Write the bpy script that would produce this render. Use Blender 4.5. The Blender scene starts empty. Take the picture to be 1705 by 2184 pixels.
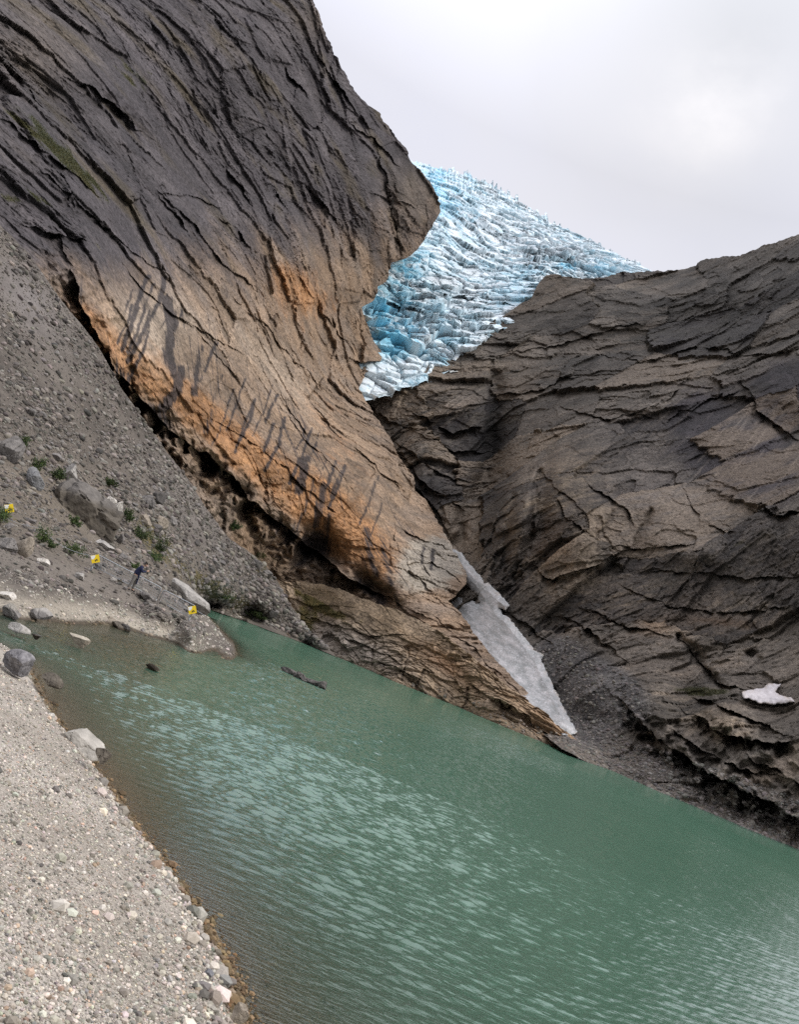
import bpy, bmesh, math, random
import numpy as np
from mathutils import Matrix, Vector

random.seed(7)
RNG = np.random.default_rng(11)
S = bpy.context.scene
COL = S.collection

# ---------------------------------------------------------------- camera
FOC, UC, VC = 1817.0, 852.5, 1092.0            # survey of the photo: 1705 x 2184 sheet
CAM_H = 3.0
HS, HV = 0.393, 1259.0                          # horizon: v = HV + HS*(u-440)
ROLL = math.atan(HS)
CR, SR = math.cos(ROLL), math.sin(ROLL)
PITCH = math.atan((HV + HS * (UC - 440) - VC) * CR / FOC)
CP, SP = math.cos(PITCH), math.sin(PITCH)
cam_d = bpy.data.cameras.new("camera")
cam = bpy.data.objects.new("camera", cam_d)
COL.objects.link(cam)
R0 = Vector((1, 0, 0)); U0 = Vector((0, -SP, CP)); F0 = Vector((0, CP, SP))
RX = CR * R0 + SR * U0
UY = -SR * R0 + CR * U0
M = Matrix((RX, UY, -F0)).transposed().to_4x4()
M.translation = Vector((0, 0, CAM_H))
cam.matrix_world = M
cam_d.sensor_fit = 'VERTICAL'
cam_d.angle_y = 2 * math.atan(1092.0 / FOC)
cam_d.clip_start = 0.1
cam_d.clip_end = 8000
S.camera = cam
S.view_settings.view_transform = 'Standard'
S.view_settings.look = 'None'
S.view_settings.exposure = 0.5
S.view_settings.gamma = 1.0


def ray(u, v):
    """azimuth and tan(elevation) of a sight line"""
    u = np.asarray(u, float); v = np.asarray(v, float)
    du, dv = u - UC, v - VC
    xr = du * CR + dv * SR
    yd = -du * SR + dv * CR
    Y = FOC * CP + yd * SP
    Z = FOC * SP - yd * CP
    return np.arctan2(xr, Y), Z / np.hypot(xr, Y)


def pt(u, v, r):
    az, te = ray(u, v)
    return np.stack([r * np.sin(az), r * np.cos(az), CAM_H + r * te], -1)


def rwater(u, v, z=0.0):
    az, te = ray(u, v)
    return (z - CAM_H) / np.minimum(te, -1e-4)


# ---------------------------------------------------------------- sky and sun
SUN_AZ, SUN_EL = math.radians(98), math.radians(47)     # azimuth from +Y towards +X
w = bpy.data.worlds.new("World"); S.world = w; w.use_nodes = True
nt = w.node_tree; nt.nodes.clear()


def N(t, kind, **kw):
    n = t.nodes.new(kind)
    for k, v in kw.items():
        setattr(n, k, v)
    return n


def L(t, a, b):
    t.links.new(a, b)


out = N(nt, 'ShaderNodeOutputWorld'); bg = N(nt, 'ShaderNodeBackground')
sky = N(nt, 'ShaderNodeTexSky', sky_type='NISHITA', sun_disc=False)
sky.sun_elevation = SUN_EL; sky.sun_rotation = SUN_AZ
tc = N(nt, 'ShaderNodeTexCoord')
SKY_K = 0.10                                             # background strength


def w_noise(scale, detail, seed, stretch=(1, 1, 1)):
    mp = N(nt, 'ShaderNodeMapping'); mp.inputs['Scale'].default_value = stretch
    mp.inputs['Location'].default_value = (seed, seed * .7, seed * .3)
    L(nt, tc.outputs['Generated'], mp.inputs['Vector'])
    n = N(nt, 'ShaderNodeTexNoise'); n.inputs['Scale'].default_value = scale
    n.inputs['Detail'].default_value = detail; n.inputs['Roughness'].default_value = .55
    L(nt, mp.outputs['Vector'], n.inputs['Vector'])
    return n.outputs['Fac']


def w_math(op, a, b=None, clamp=False):
    n = N(nt, 'ShaderNodeMath', operation=op, use_clamp=clamp)
    for i, x in enumerate((a, b)):
        if x is None: continue
        if isinstance(x, (int, float)): n.inputs[i].default_value = x
        else: L(nt, x, n.inputs[i])
    return n.outputs[0]


def w_blob(u, v, tight):
    p = pt(u, v, 1.0); d = Vector(p) - Vector((0, 0, CAM_H)); d.normalize()
    n = N(nt, 'ShaderNodeVectorMath', operation='DOT_PRODUCT')
    L(nt, tc.outputs['Generated'], n.inputs[0]); n.inputs[1].default_value = d
    k = w_math('MULTIPLY', w_math('SUBTRACT', n.outputs['Value'], 1.0), tight)
    return w_math('EXPONENT', k)


def w_mix(fac, a, b):
    n = N(nt, 'ShaderNodeMix', data_type='RGBA')
    L(nt, fac, n.inputs['Factor'])
    for s, x in (('A', a), ('B', b)):
        sock = [q for q in n.inputs if q.name == s and q.type == 'RGBA'][0]
        if isinstance(x, tuple): sock.default_value = x
        else: L(nt, x, sock)
    return [q for q in n.outputs if q.type == 'RGBA'][0]


K = .7 / SKY_K                                            # the exposure above lifts the sky back to what the photo shows
base = tuple(c * K for c in (0.84, 0.845, 0.935)) + (1,)
white = tuple(c * K for c in (0.90, 0.89, 0.93)) + (1,)
grey = tuple(c * K for c in (0.49, 0.50, 0.52)) + (1,)
billow = w_noise(2.6, 6, 3.1, (1, 1, 1.8))
fine = w_noise(5.5, 6, 9.4, (1, 1, 1.5))
c1 = w_mix(w_math('MULTIPLY', w_math('SUBTRACT', billow, 0.42), 2.2, True), base, white)
g = w_math('ADD', w_blob(1420, -60, 30), w_math('ADD', w_blob(1660, 90, 55), w_blob(1790, 330, 60)))
g = w_math('ADD', g, w_math('MULTIPLY', w_math('SUBTRACT', billow, 0.5), 2.4))
g = w_math('MULTIPLY', w_math('SUBTRACT', g, w_math('MULTIPLY', fine, 0.75)), 1.35, True)
g = w_math('MULTIPLY', w_math('MULTIPLY', g, w_math('ADD', w_blob(1640, 0, 60), 0.0), True), 0.8)
c2 = w_mix(g, c1, grey)
h = w_math('ADD', w_blob(1550, 225, 700), w_math('MULTIPLY', w_blob(1400, 330, 260), 0.5))
c3 = w_mix(w_math('MULTIPLY', h, w_math('MULTIPLY', w_math('SUBTRACT', fine, 0.3), 2.2), True), c2, tuple(c * K for c in (0.93, .905, .91)) + (1,))
# a little clear sky glows through the thin cloud
c4 = w_mix(w_math('MULTIPLY', w_math('ADD', fine, 0.0), 0.08), c3, sky.outputs['Color'])
sep = N(nt, 'ShaderNodeSeparateXYZ'); L(nt, tc.outputs['Generated'], sep.inputs[0])
zen = w_math('MULTIPLY', w_math('SUBTRACT', sep.outputs['Z'], 0.56, True), 3.6)
zs = N(nt, 'ShaderNodeVectorMath', operation='SCALE'); L(nt, c4, zs.inputs[0]); L(nt, w_math('ADD', zen, 1.0), zs.inputs['Scale'])
L(nt, zs.outputs[0], bg.inputs['Color']); bg.inputs['Strength'].default_value = SKY_K
L(nt, bg.outputs[0], out.inputs['Surface'])

sd = bpy.data.lights.new("sun", 'SUN'); sd.energy = 1.5; sd.angle = math.radians(13)
sd.color = (1.0, 0.95, 0.88)
sun = bpy.data.objects.new("sun", sd); COL.objects.link(sun)
sdir = Vector((math.sin(SUN_AZ) * math.cos(SUN_EL), math.cos(SUN_AZ) * math.cos(SUN_EL), math.sin(SUN_EL)))
sun.rotation_euler = sdir.to_track_quat('Z', 'Y').to_euler()

S.cycles.use_denoising = False
S.cycles.max_bounces = 5
S.cycles.diffuse_bounces = 2
S.cycles.glossy_bounces = 2
S.cycles.transmission_bounces = 2
S.cycles.transparent_max_bounces = 6


# ---------------------------------------------------------------- number helpers
def hash2(i, j, s):
    h = (i.astype(np.int64) * 374761393 + j.astype(np.int64) * 668265263 + s * 974634777) & 0xFFFFFFFF
    h = ((h ^ (h >> 13)) * 1274126177) & 0xFFFFFFFF
    h = ((h ^ (h >> 16)) * 2246822519) & 0xFFFFFFFF
    return h ^ (h >> 15)


def hash3(i, j, k, s):
    return hash2(i + k * 7919, j - k * 104729 + (k << 3), s)


def rnd(h, sh):
    return ((h >> sh) & 255) / 127.5 - 1.0


def perlin(p, seed=0):
    p0 = np.floor(p).astype(np.int64); f = p - p0
    w_ = f * f * f * (f * (f * 6 - 15) + 10)
    out_ = 0
    for c in range(8):
        dx, dy, dz = c & 1, (c >> 1) & 1, (c >> 2) & 1
        h = hash3(p0[..., 0] + dx, p0[..., 1] + dy, p0[..., 2] + dz, seed)
        g_ = rnd(h, 0) * (f[..., 0] - dx) + rnd(h, 8) * (f[..., 1] - dy) + rnd(h, 16) * (f[..., 2] - dz)
        ww = (w_[..., 0] if dx else 1 - w_[..., 0]) * (w_[..., 1] if dy else 1 - w_[..., 1]) * (w_[..., 2] if dz else 1 - w_[..., 2])
        out_ = out_ + g_ * ww
    return out_ * 1.3


def fbm(p, oct_=4, seed=0, gain=.5, ridged=False):
    a, o, t = 1.0, 0, 0
    for k in range(oct_):
        n = perlin(p * 2.03 ** k + k * 17.3, seed + k)
        if ridged: n = 1 - 2 * np.abs(n)
        o = o + a * n; t += a; a *= gain
    return o / t


def facets(a, b, seed=0, lip=0.0, soft=.09, tilt=1.0):
    """broken slabs: a tilted plane per cell, and the gap between cells"""
    i0 = np.floor(a).astype(np.int64); j0 = np.floor(b).astype(np.int64)
    d1 = np.full(a.shape, 9.0); d2 = np.full(a.shape, 9.0); h1 = np.zeros(a.shape); h2 = np.zeros(a.shape)
    rid = np.zeros(a.shape)
    for di in (-1, 0, 1):
        for dj in (-1, 0, 1):
            h = hash2(i0 + di, j0 + dj, seed)
            ca = i0 + di + .5 + .48 * rnd(h, 0); cb = j0 + dj + .5 + .48 * rnd(h, 8)
            da, db = a - ca, b - cb
            d = np.hypot(da, db)
            g2 = hash2(i0 + di, j0 + dj, seed + 77)
            val = .5 * rnd(h, 16) + tilt * .7 * rnd(g2, 0) * da + tilt * (.6 * rnd(g2, 8) - lip) * db
            near = d < d1; sec = (~near) & (d < d2)
            d2 = np.where(near, d1, np.where(sec, d, d2)); h2 = np.where(near, h1, np.where(sec, val, h2))
            d1 = np.where(near, d, d1); h1 = np.where(near, val, h1)
            rid = np.where(near, rnd(g2, 16), rid)
    k = .5 + .5 * np.clip((d2 - d1) / soft, 0, 1)
    return h1 * k + h2 * (1 - k), d2 - d1, rid


def facing(P, Nn):
    vw = np.array([0, 0, CAM_H]) - P
    return np.abs((vw * Nn).sum(-1)) / (np.linalg.norm(vw, axis=-1) * np.linalg.norm(Nn, axis=-1) + 1e-9)


def lean(P, Nn, a=.5):
    """outward direction for relief: between the face's own normal and the open air in front of it"""
    vw = np.array([0, 0, CAM_H]) - P
    d = Nn * (1 - a) + a * vw / np.linalg.norm(vw, axis=-1, keepdims=True)
    return d / np.linalg.norm(d, axis=-1, keepdims=True)


def sstep(x, a, b):
    t = np.clip((x - a) / (b - a), 0, 1)
    return t * t * (3 - 2 * t)


def line(pts):
    p = np.array(pts, float)
    return lambda x: np.interp(x, p[:, 0], p[:, 1])


def pline_dist(u, v, pts):
    """distance to a polyline, signed side (+ below), fraction along it"""
    pts = np.array(pts, float)
    best = np.full(u.shape, 1e9); side = np.zeros(u.shape); frac = np.zeros(u.shape)
    seg = np.hypot(*(pts[1:] - pts[:-1]).T); cum = np.concatenate([[0], np.cumsum(seg)]); tot = cum[-1]
    for k in range(len(pts) - 1):
        a, b = pts[k], pts[k + 1]; d = b - a; l2 = (d ** 2).sum()
        t = np.clip(((u - a[0]) * d[0] + (v - a[1]) * d[1]) / l2, 0, 1)
        ex, ey = u - a[0] - t * d[0], v - a[1] - t * d[1]
        dd = np.hypot(ex, ey)
        cr = d[0] * ey - d[1] * ex
        m = dd < best
        best = np.where(m, dd, best); side = np.where(m, np.sign(cr), side)
        frac = np.where(m, (cum[k] + t * seg[k]) / tot, frac)
    return best, side, frac


def stroke(u, v, pts, wd):
    out_ = np.zeros(u.shape)
    p = np.array(pts, float)
    mm = (u > p[:, 0].min() - 4 * wd) & (u < p[:, 0].max() + 4 * wd) & (v > p[:, 1].min() - 4 * wd) & (v < p[:, 1].max() + 4 * wd)
    if mm.any():
        d, _, _ = pline_dist(u[mm], v[mm], pts)
        out_[mm] = np.exp(-(d / wd) ** 2)
    return out_


def blob(u, v, cu, cv, ru, rv, ang=0):
    c, s = math.cos(math.radians(ang)), math.sin(math.radians(ang))
    x = (u - cu) * c + (v - cv) * s; y = -(u - cu) * s + (v - cv) * c
    return np.exp(-(x / ru) ** 2 - (y / rv) ** 2)


def ledge(u, v, pts, depth, below, above=None, bulge=.35):
    """r offset of a traced overhang: lip above, hollow below"""
    above = above or below * 1.4
    out_ = np.zeros(u.shape)
    p = np.array(pts, float); e = 4 * max(above, below)
    mm = (u > p[:, 0].min() - e) & (u < p[:, 0].max() + e) & (v > p[:, 1].min() - e) & (v < p[:, 1].max() + e)
    if not mm.any(): return out_
    d, s, t = pline_dist(u[mm], v[mm], pts)
    tap = np.sqrt(np.clip(np.sin(np.pi * np.clip(t, 0.02, .98)), 0, 1))
    q = np.stack([u[mm] / 34, v[mm] / 34, np.full(d.shape, pts[0][0] * .37)], -1)
    tap = tap * np.clip(.75 + 1.5 * perlin(q, 501) + .7 * perlin(q * 2.7, 502), .05, 1.5)
    out_[mm] = np.where(s > 0, depth * np.exp(-(d / below) ** 1.5), -bulge * depth * np.exp(-d / above)) * tap
    return out_


def groove(u, v, pts, depth, wd):
    return depth * stroke(u, v, pts, wd)


def tps(ctrl, u, v, scale=500.0, smooth=1e-4):
    c = np.array(ctrl, float)
    P = c[:, :2] / scale; y = np.log(c[:, 2])
    d = np.hypot(P[:, None, 0] - P[None, :, 0], P[:, None, 1] - P[None, :, 1])
    Kk = np.where(d > 0, d * d * np.log(d + 1e-12), 0) + smooth * np.eye(len(P))
    Q = np.concatenate([np.ones((len(P), 1)), P], 1)
    A = np.block([[Kk, Q], [Q.T, np.zeros((3, 3))]])
    sol = np.linalg.solve(A, np.concatenate([y, np.zeros(3)]))
    uu, vv = u / scale, v / scale
    o = sol[-3] + sol[-2] * uu + sol[-1] * vv
    for k in range(len(P)):
        q = (uu - P[k, 0]) ** 2 + (vv - P[k, 1]) ** 2
        o = o + sol[k] * .5 * q * np.log(q + 1e-12)
    return np.exp(o)


def brk(m, n1, n2, lo=.25, hi=.7):
    """a mask with a ragged, rock-controlled edge"""
    return sstep(m + .55 * n1 + .35 * n2, lo, hi) * (m > .02)


def mix3(a, b, t):
    return a + (b - a) * t[..., None]


def C(*c):
    return np.array(c, float)


# ---------------------------------------------------------------- mesh helpers
def mesh(name, V, Fc, mat, col=None, smooth=False, parent=None, extra=None):
    """V (n,3), Fc (m,k) int array; one linked mesh object"""
    me = bpy.data.meshes.new(name)
    V = np.ascontiguousarray(V, np.float32); Fc = np.ascontiguousarray(Fc, np.int32)
    k = Fc.shape[1]
    me.vertices.add(len(V)); me.vertices.foreach_set('co', V.ravel())
    me.loops.add(Fc.size); me.loops.foreach_set('vertex_index', Fc.ravel())
    me.polygons.add(len(Fc)); me.polygons.foreach_set('loop_start', np.arange(0, Fc.size, k, dtype=np.int32))
    me.polygons.foreach_set('use_smooth', np.full(len(Fc), smooth))
    me.update(calc_edges=True)
    if col is not None:
        a = me.color_attributes.new('Col', 'FLOAT_COLOR', 'POINT')
        c4_ = np.ones((len(V), 4), np.float32); c4_[:, :3] = col
        a.data.foreach_set('color', c4_.ravel())
    for nm, arr in (extra or {}).items():
        at = me.attributes.new(nm, 'FLOAT', 'POINT'); at.data.foreach_set('value', np.ascontiguousarray(arr, np.float32).ravel())
    me.validate(clean_customdata=False)
    if mat: me.materials.append(mat)
    o = bpy.data.objects.new(name, me); COL.objects.link(o)
    if parent: o.parent = parent
    return o


def grid_faces(nr, nc, keep=None):
    i = np.arange(nr * nc).reshape(nr, nc)
    f = np.stack([i[:-1, :-1], i[1:, :-1], i[1:, 1:], i[:-1, 1:]], -1)
    if keep is not None:
        kk = keep[:-1, :-1] | keep[1:, :-1] | keep[1:, 1:] | keep[:-1, 1:]
        return f[kk]
    return f.reshape(-1, 4)


def grid_normals(P):
    du = np.gradient(P, axis=1); dv = np.gradient(P, axis=0)
    n = np.cross(du, dv)
    n /= np.linalg.norm(n, axis=-1, keepdims=True) + 1e-9
    back = ((np.array([0, 0, CAM_H]) - P) * n).sum(-1) < 0
    n[back] *= -1
    return n


def tag(o, label, cat, group=None, kind=None):
    if label: o['label'] = label
    if cat: o['category'] = cat
    if group: o['group'] = group
    if kind: o['kind'] = kind
    return o


def structure(o, kind='structure'):
    o['kind'] = kind
    return o


# ---------------------------------------------------------------- materials
def rock_mat(name, rough=.88, fine_scale=3.0, amount=.45, bump=.25, bump_scale=2.0, spec=.25, stretch=(1, 1, 1)):
    m = bpy.data.materials.new(name); m.use_nodes = True
    t = m.node_tree; b = t.nodes['Principled BSDF']
    at = N(t, 'ShaderNodeVertexColor', layer_name='Col')
    co = N(t, 'ShaderNodeTexCoord')
    mp = N(t, 'ShaderNodeMapping'); mp.inputs['Scale'].default_value = stretch
    L(t, co.outputs['Object'], mp.inputs['Vector'])
    n = N(t, 'ShaderNodeTexNoise'); n.inputs['Scale'].default_value = fine_scale; n.inputs['Detail'].default_value = 6
    n.inputs['Roughness'].default_value = .7
    L(t, mp.outputs[0], n.inputs['Vector'])
    mr = N(t, 'ShaderNodeMapRange'); mr.inputs['From Min'].default_value = .25; mr.inputs['From Max'].default_value = .75
    mr.inputs['To Min'].default_value = 1 - amount; mr.inputs['To Max'].default_value = 1 + amount
    L(t, n.outputs['Fac'], mr.inputs['Value'])
    mx = N(t, 'ShaderNodeVectorMath', operation='SCALE')
    L(t, at.outputs['Color'], mx.inputs[0]); L(t, mr.outputs[0], mx.inputs['Scale'])
    L(t, mx.outputs[0], b.inputs['Base Color'])
    b.inputs['Roughness'].default_value = rough
    b.inputs['Specular IOR Level'].default_value = spec
    n2 = N(t, 'ShaderNodeTexNoise'); n2.inputs['Scale'].default_value = bump_scale; n2.inputs['Detail'].default_value = 5
    n2.inputs['Roughness'].default_value = .65
    L(t, mp.outputs[0], n2.inputs['Vector'])
    bp = N(t, 'ShaderNodeBump'); bp.inputs['Strength'].default_value = bump; bp.inputs['Distance'].default_value = .6 / bump_scale
    L(t, n2.outputs['Fac'], bp.inputs['Height']); L(t, bp.outputs[0], b.inputs['Normal'])
    return m


def plain_mat(name, col, rough=.6, metal=0.0, var=.15, scale=20.0, spec=.4):
    m = bpy.data.materials.new(name); m.use_nodes = True
    t = m.node_tree; b = t.nodes['Principled BSDF']
    co = N(t, 'ShaderNodeTexCoord')
    n = N(t, 'ShaderNodeTexNoise'); n.inputs['Scale'].default_value = scale; n.inputs['Detail'].default_value = 4
    L(t, co.outputs['Object'], n.inputs['Vector'])
    cr = N(t, 'ShaderNodeValToRGB')
    cr.color_ramp.elements[0].position = .3; cr.color_ramp.elements[1].position = .7
    cr.color_ramp.elements[0].color = tuple(c * (1 - var) for c in col) + (1,)
    cr.color_ramp.elements[1].color = tuple(min(1, c * (1 + var)) for c in col) + (1,)
    L(t, n.outputs['Fac'], cr.inputs[0]); L(t, cr.outputs[0], b.inputs['Base Color'])
    b.inputs['Roughness'].default_value = rough; b.inputs['Metallic'].default_value = metal
    b.inputs['Specular IOR Level'].default_value = spec
    return m

# ================================================================ large structure
W = lambda u, v, k=1.0: (u, v, float(rwater(u, v)) * k)

TALUS_EDGE = [(-420, 100), (-160, 330), (0, 480), (60, 540), (130, 640), (180, 700), (210, 740), (260, 830), (310, 900), (360, 970),
              (400, 1020), (440, 1085), (490, 1150), (520, 1168), (560, 1198), (592, 1240), (620, 1290), (651, 1335),
              (690, 1372), (722, 1404)]
FAR_SHORE = [(440, 1297), (500, 1318), (542, 1333), (610, 1358), (661, 1377), (719, 1402), (777, 1425), (840, 1453), (903, 1478), (966, 1503), (1029, 1530),
             (1071, 1548), (1150, 1580), (1230, 1612), (1310, 1645), (1400, 1685), (1500, 1727), (1600, 1770), (1705, 1812), (1900, 1895)]
BENCH_TOP = [(560, 1215), (592, 1240), (650, 1240), (720, 1255), (770, 1275), (850, 1302), (910, 1328), (960, 1365), (1010, 1400),
             (1060, 1440), (1130, 1500), (1200, 1560), (1270, 1612), (1316, 1641)]

# ---------------------------------------------------------------- left cliff
CLIFF_EDGE = [(-140, 600), (0, 665), (70, 690), (130, 720), (190, 750), (225, 784), (240, 808), (250, 814), (275, 829), (310, 860),
              (345, 880), (375, 905), (400, 925), (435, 941), (455, 940), (480, 925), (515, 905), (540, 885), (551, 868), (561, 836),
              (600, 828), (612, 806), (640, 800), (655, 773), (695, 785), (730, 800), (755, 818), (775, 808), (800, 776),
              (830, 768), (855, 780), (885, 800), (930, 830), (985, 860), (1020, 885), (1045, 888), (1060, 905), (1100, 930),
              (1145, 955), (1175, 972), (1200, 985), (1230, 996), (1250, 992), (1270, 975), (1285, 956), (1330, 1000), (1375, 1030), (1420, 1070),
              (1490, 1130), (1540, 1190), (1590, 1245), (1640, 1312), (1662, 1330)]
CLIFF_IN = [(-140, -440), (150, -430), (330, -260), (410, -190), (480, -130), (560, -40), (700, 100), (900, 230), (1085, 360), (1200, 470), (1250, 560), (1275, 690), (1300, 790),
            (1330, 860), (1365, 905), (1400, 950), (1440, 1000), (1500, 1070), (1560, 1140), (1635, 1250), (1662, 1280)]
CLIFF_R = [(-440, -140, 122), (-420, 110, 97), (-170, -150, 180), (0, 0, 180), (300, 0, 225), (665, 0, 285), (600, -140, 300), (400, 300, 218), (0, 250, 142), (-160, 330, 112),
           (750, 190, 310), (880, 345, 342), (940, 440, 365), (800, 640, 345), (770, 830, 330), (580, 580, 245), (300, 600, 166),
           (-160, 400, 106), (0, 490, 120), (150, 560, 132), (130, 660, 124), (210, 760, 129), (310, 920, 141), (400, 1040, 156), (440, 1105, 168),
           (520, 1190, 200), (592, 1260, 225), (500, 850, 200), (700, 1000, 232), (850, 1000, 285), (885, 1045, 292), (980, 1190, 262),
           (850, 1240, 225), (700, 1230, 222), (1000, 1320, 224), (1130, 1490, 184), (1000, 1440, 190), (760, 1330, 226), W(1310, 1640, 1.02)]
nr, nc = 860, 560
vv = np.linspace(-140, 1662, nr)[:, None] + np.zeros((1, nc))
ue, ui = line(CLIFF_EDGE)(vv), line(CLIFF_IN)(vv)
rough_edge = 5 * perlin(np.stack([vv / 22, vv * 0, vv * 0 + 3], -1)) + 3 * perlin(np.stack([vv / 8, vv * 0, vv * 0 + 9], -1))
ue = ue + rough_edge
tt = np.linspace(0, 1, nc)[None, :]
ue0 = np.interp(vv, [-140, 0, 250, 450, 620, 830, 1045, 1300, 1662], [600, 665, 815, 850, 800, 770, 880, 985, 1330])
kr = np.hanning(121); kr /= kr.sum()
ue0 = np.convolve(np.pad(ue0[:, 0], 60, mode='edge'), kr, 'valid')[:, None] + 0 * vv
ui = np.convolve(np.pad(ui[:, 0], 60, mode='edge'), kr, 'valid')[:, None] + 0 * vv
uu = ui + (ue0 - ui) * tt + (ue - ue0) * sstep(tt, .72, 1)
Rb = tps(CLIFF_R, uu, vv)
Pb = pt(uu, vv, Rb)
Nb = grid_normals(Pb)
for _ in range(3):
    Nb[1:-1, 1:-1] = (Nb[1:-1, 1:-1] * 2 + Nb[:-2, 1:-1] + Nb[2:, 1:-1] + Nb[1:-1, :-2] + Nb[1:-1, 2:]) / 6
Nb /= np.linalg.norm(Nb, axis=-1, keepdims=True)


def base_at(ctrl, u, v):
    return pt(u, v, float(tps(ctrl, np.array([float(u)]), np.array([float(v)]))[0]))


def axes(ctrl, a, b):
    e1 = base_at(ctrl, *b) - base_at(ctrl, *a); e1 /= np.linalg.norm(e1)
    m = ((a[0] + b[0]) / 2, (a[1] + b[1]) / 2)
    p0 = base_at(ctrl, *m); n_ = np.cross(base_at(ctrl, m[0] + 40, m[1]) - p0, base_at(ctrl, m[0], m[1] + 40) - p0)
    n_ /= np.linalg.norm(n_)
    if n_ @ (np.array([0, 0, CAM_H]) - p0) < 0: n_ = -n_
    e2 = np.cross(n_, e1); e2 /= np.linalg.norm(e2)
    if e2[2] < 0: e2 = -e2
    return e1, e2, n_


E1, E2, E3 = axes(CLIFF_R, (330, 420), (650, 830))
A, B, Cc = Pb @ E1, Pb @ E2, Pb @ E3
wob = .6 * fbm(np.stack([A / 26, B / 18, Cc / 26], -1), 2, 5)
Bw = B + wob; Aw = A + 1.7 * wob
gate1 = sstep(fbm(np.stack([A / 30, B / 16, Cc / 30], -1), 3, 33), -.25, .35)
gate2 = sstep(fbm(np.stack([A / 14, B / 9, Cc / 14], -1), 3, 34), -.2, .35)
jag = fbm(np.stack([A / 5, B / 3.5, Cc / 5], -1), 3, 38, .6)
Aj, Bj = Aw + 1.6 * jag, Bw + .9 * jag
f0, g0, k0 = facets((Aj + 2 * jag) / 46, (Bj + 2 * jag) / 21, 301, .2, .02)
smooth_b = (facets((Aj + 2 * jag) / 46, (Bj + 2 * jag) / 21, 301)[2] * 7.3) % 1.0          # each slab keeps its own polish
th = .32 * k0
Aj, Bj = Aj * np.cos(th) - Bj * np.sin(th), Aj * np.sin(th) + Bj * np.cos(th)
f1, g1, k1 = facets(Aj / 24, Bj / 14, 3, .25, .02, 1.0)
f2, g2, k2 = facets(Aj / 8.5 + .35 * Bj / 5, Bj / 5.2, 4, .25, .03, 1.0)
f3, g3, k3 = facets(Aj / 3.4 - .3 * Bj / 2.2, Bj / 2.2, 6, .15, .05, 1.1)
f4, g4, k4 = facets(Aj / 1.4, Bj / 1.0, 9, .1, .08, 1.2)
rid2 = fbm(np.stack([Aw / 3.5, B / 1.0, Cc / 3.5], -1), 4, 45, .65)
seam = perlin(np.stack([Aj / 26, Bj / 1.5, Cc / 26], -1), 46)
lowrough = .5 + .5 * fbm(np.stack([A / 30, B / 25, Cc / 30], -1), 2, 31)
slab = np.clip(1.3 * blob(uu, vv, 310, 690, 200, 105, 45) + .7 * blob(uu, vv, 760, 1040, 150, 60, 48) + .8 * blob(uu, vv, 620, 950, 230, 70, 44) + .5 * blob(uu, vv, 820, 330, 90, 120, 60), 0, 1)
rgh = np.clip(.35 + 1.1 * lowrough, .3, 1.2) * (1 - .85 * slab) * (.35 + .85 * smooth_b)
disp = 2.6 * fbm(np.stack([A / 40, B / 22, Cc / 40], -1), 3, 8)
disp += rgh * .42 * rid2 + .14 * rid2
disp += (1 - .6 * slab) * (2.6 * f0 - .7 * np.exp(-(g0 / .010) ** 2) * gate2)
disp += rgh * (1.7 * f1 + 1.35 * f2 * (.35 + .9 * gate1) + .70 * f3 * (.2 + gate2) + .34 * f4 * (.3 + gate1))
disp -= rgh * (.5 * np.exp(-(g1 / .022) ** 2) * gate2 + .35 * np.exp(-(g2 / .04) ** 2) * gate1 + .25 * np.exp(-(g3 / .07) ** 2) * gate2)
disp -= (.25 + rgh) * .30 * np.exp(-(seam / .05) ** 2) * gate1 * gate2
# joints across the strata
jn = perlin(np.stack([Aj / 8, Bj / 7, Cc * 0], -1), 40)
disp -= (.2 + rgh) * .5 * np.exp(-(jn / .025) ** 2) * gate2 * gate1
cool = sstep(545 + 190 * fbm(np.stack([A / 40, B / 14, Cc / 40], -1), 4, 50, .6) + 60 * rid2 - vv - .15 * (uu - 500), -130, 110)   # grey upper wall
ju = uu + 9 * perlin(np.stack([uu / 45, vv / 45, uu * 0], -1), 21) + 4 * perlin(np.stack([uu / 15, vv / 15, uu * 0], -1), 22)
jv = vv + 9 * perlin(np.stack([uu / 45, vv / 45, uu * 0 + 5], -1), 23) + 4 * perlin(np.stack([uu / 15, vv / 15, uu * 0 + 5], -1), 24)
dr = np.zeros(uu.shape)
OVERHANG = [(158, 590), (200, 705), (240, 775), (320, 865), (380, 930), (440, 968), (490, 1008), (530, 1062), (585, 1110), (640, 1150),
            (690, 1188), (740, 1228), (790, 1258), (850, 1288)]
dr += ledge(ju, jv, OVERHANG, 17, 58, 70, .3)
dr += 20 * blob(ju, jv, 676, 1158, 50, 30, 55) + 13 * blob(ju, jv, 800, 1255, 50, 14, 38) + 5 * blob(ju, jv, 440, 985, 50, 14, 40)
dr += 8 * blob(ju, jv, 520, 1045, 30, 16, 40) + 5 * blob(ju, jv, 330, 870, 60, 16, 48) + 7 * blob(ju, jv, 600, 1120, 45, 12, 38)
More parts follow.
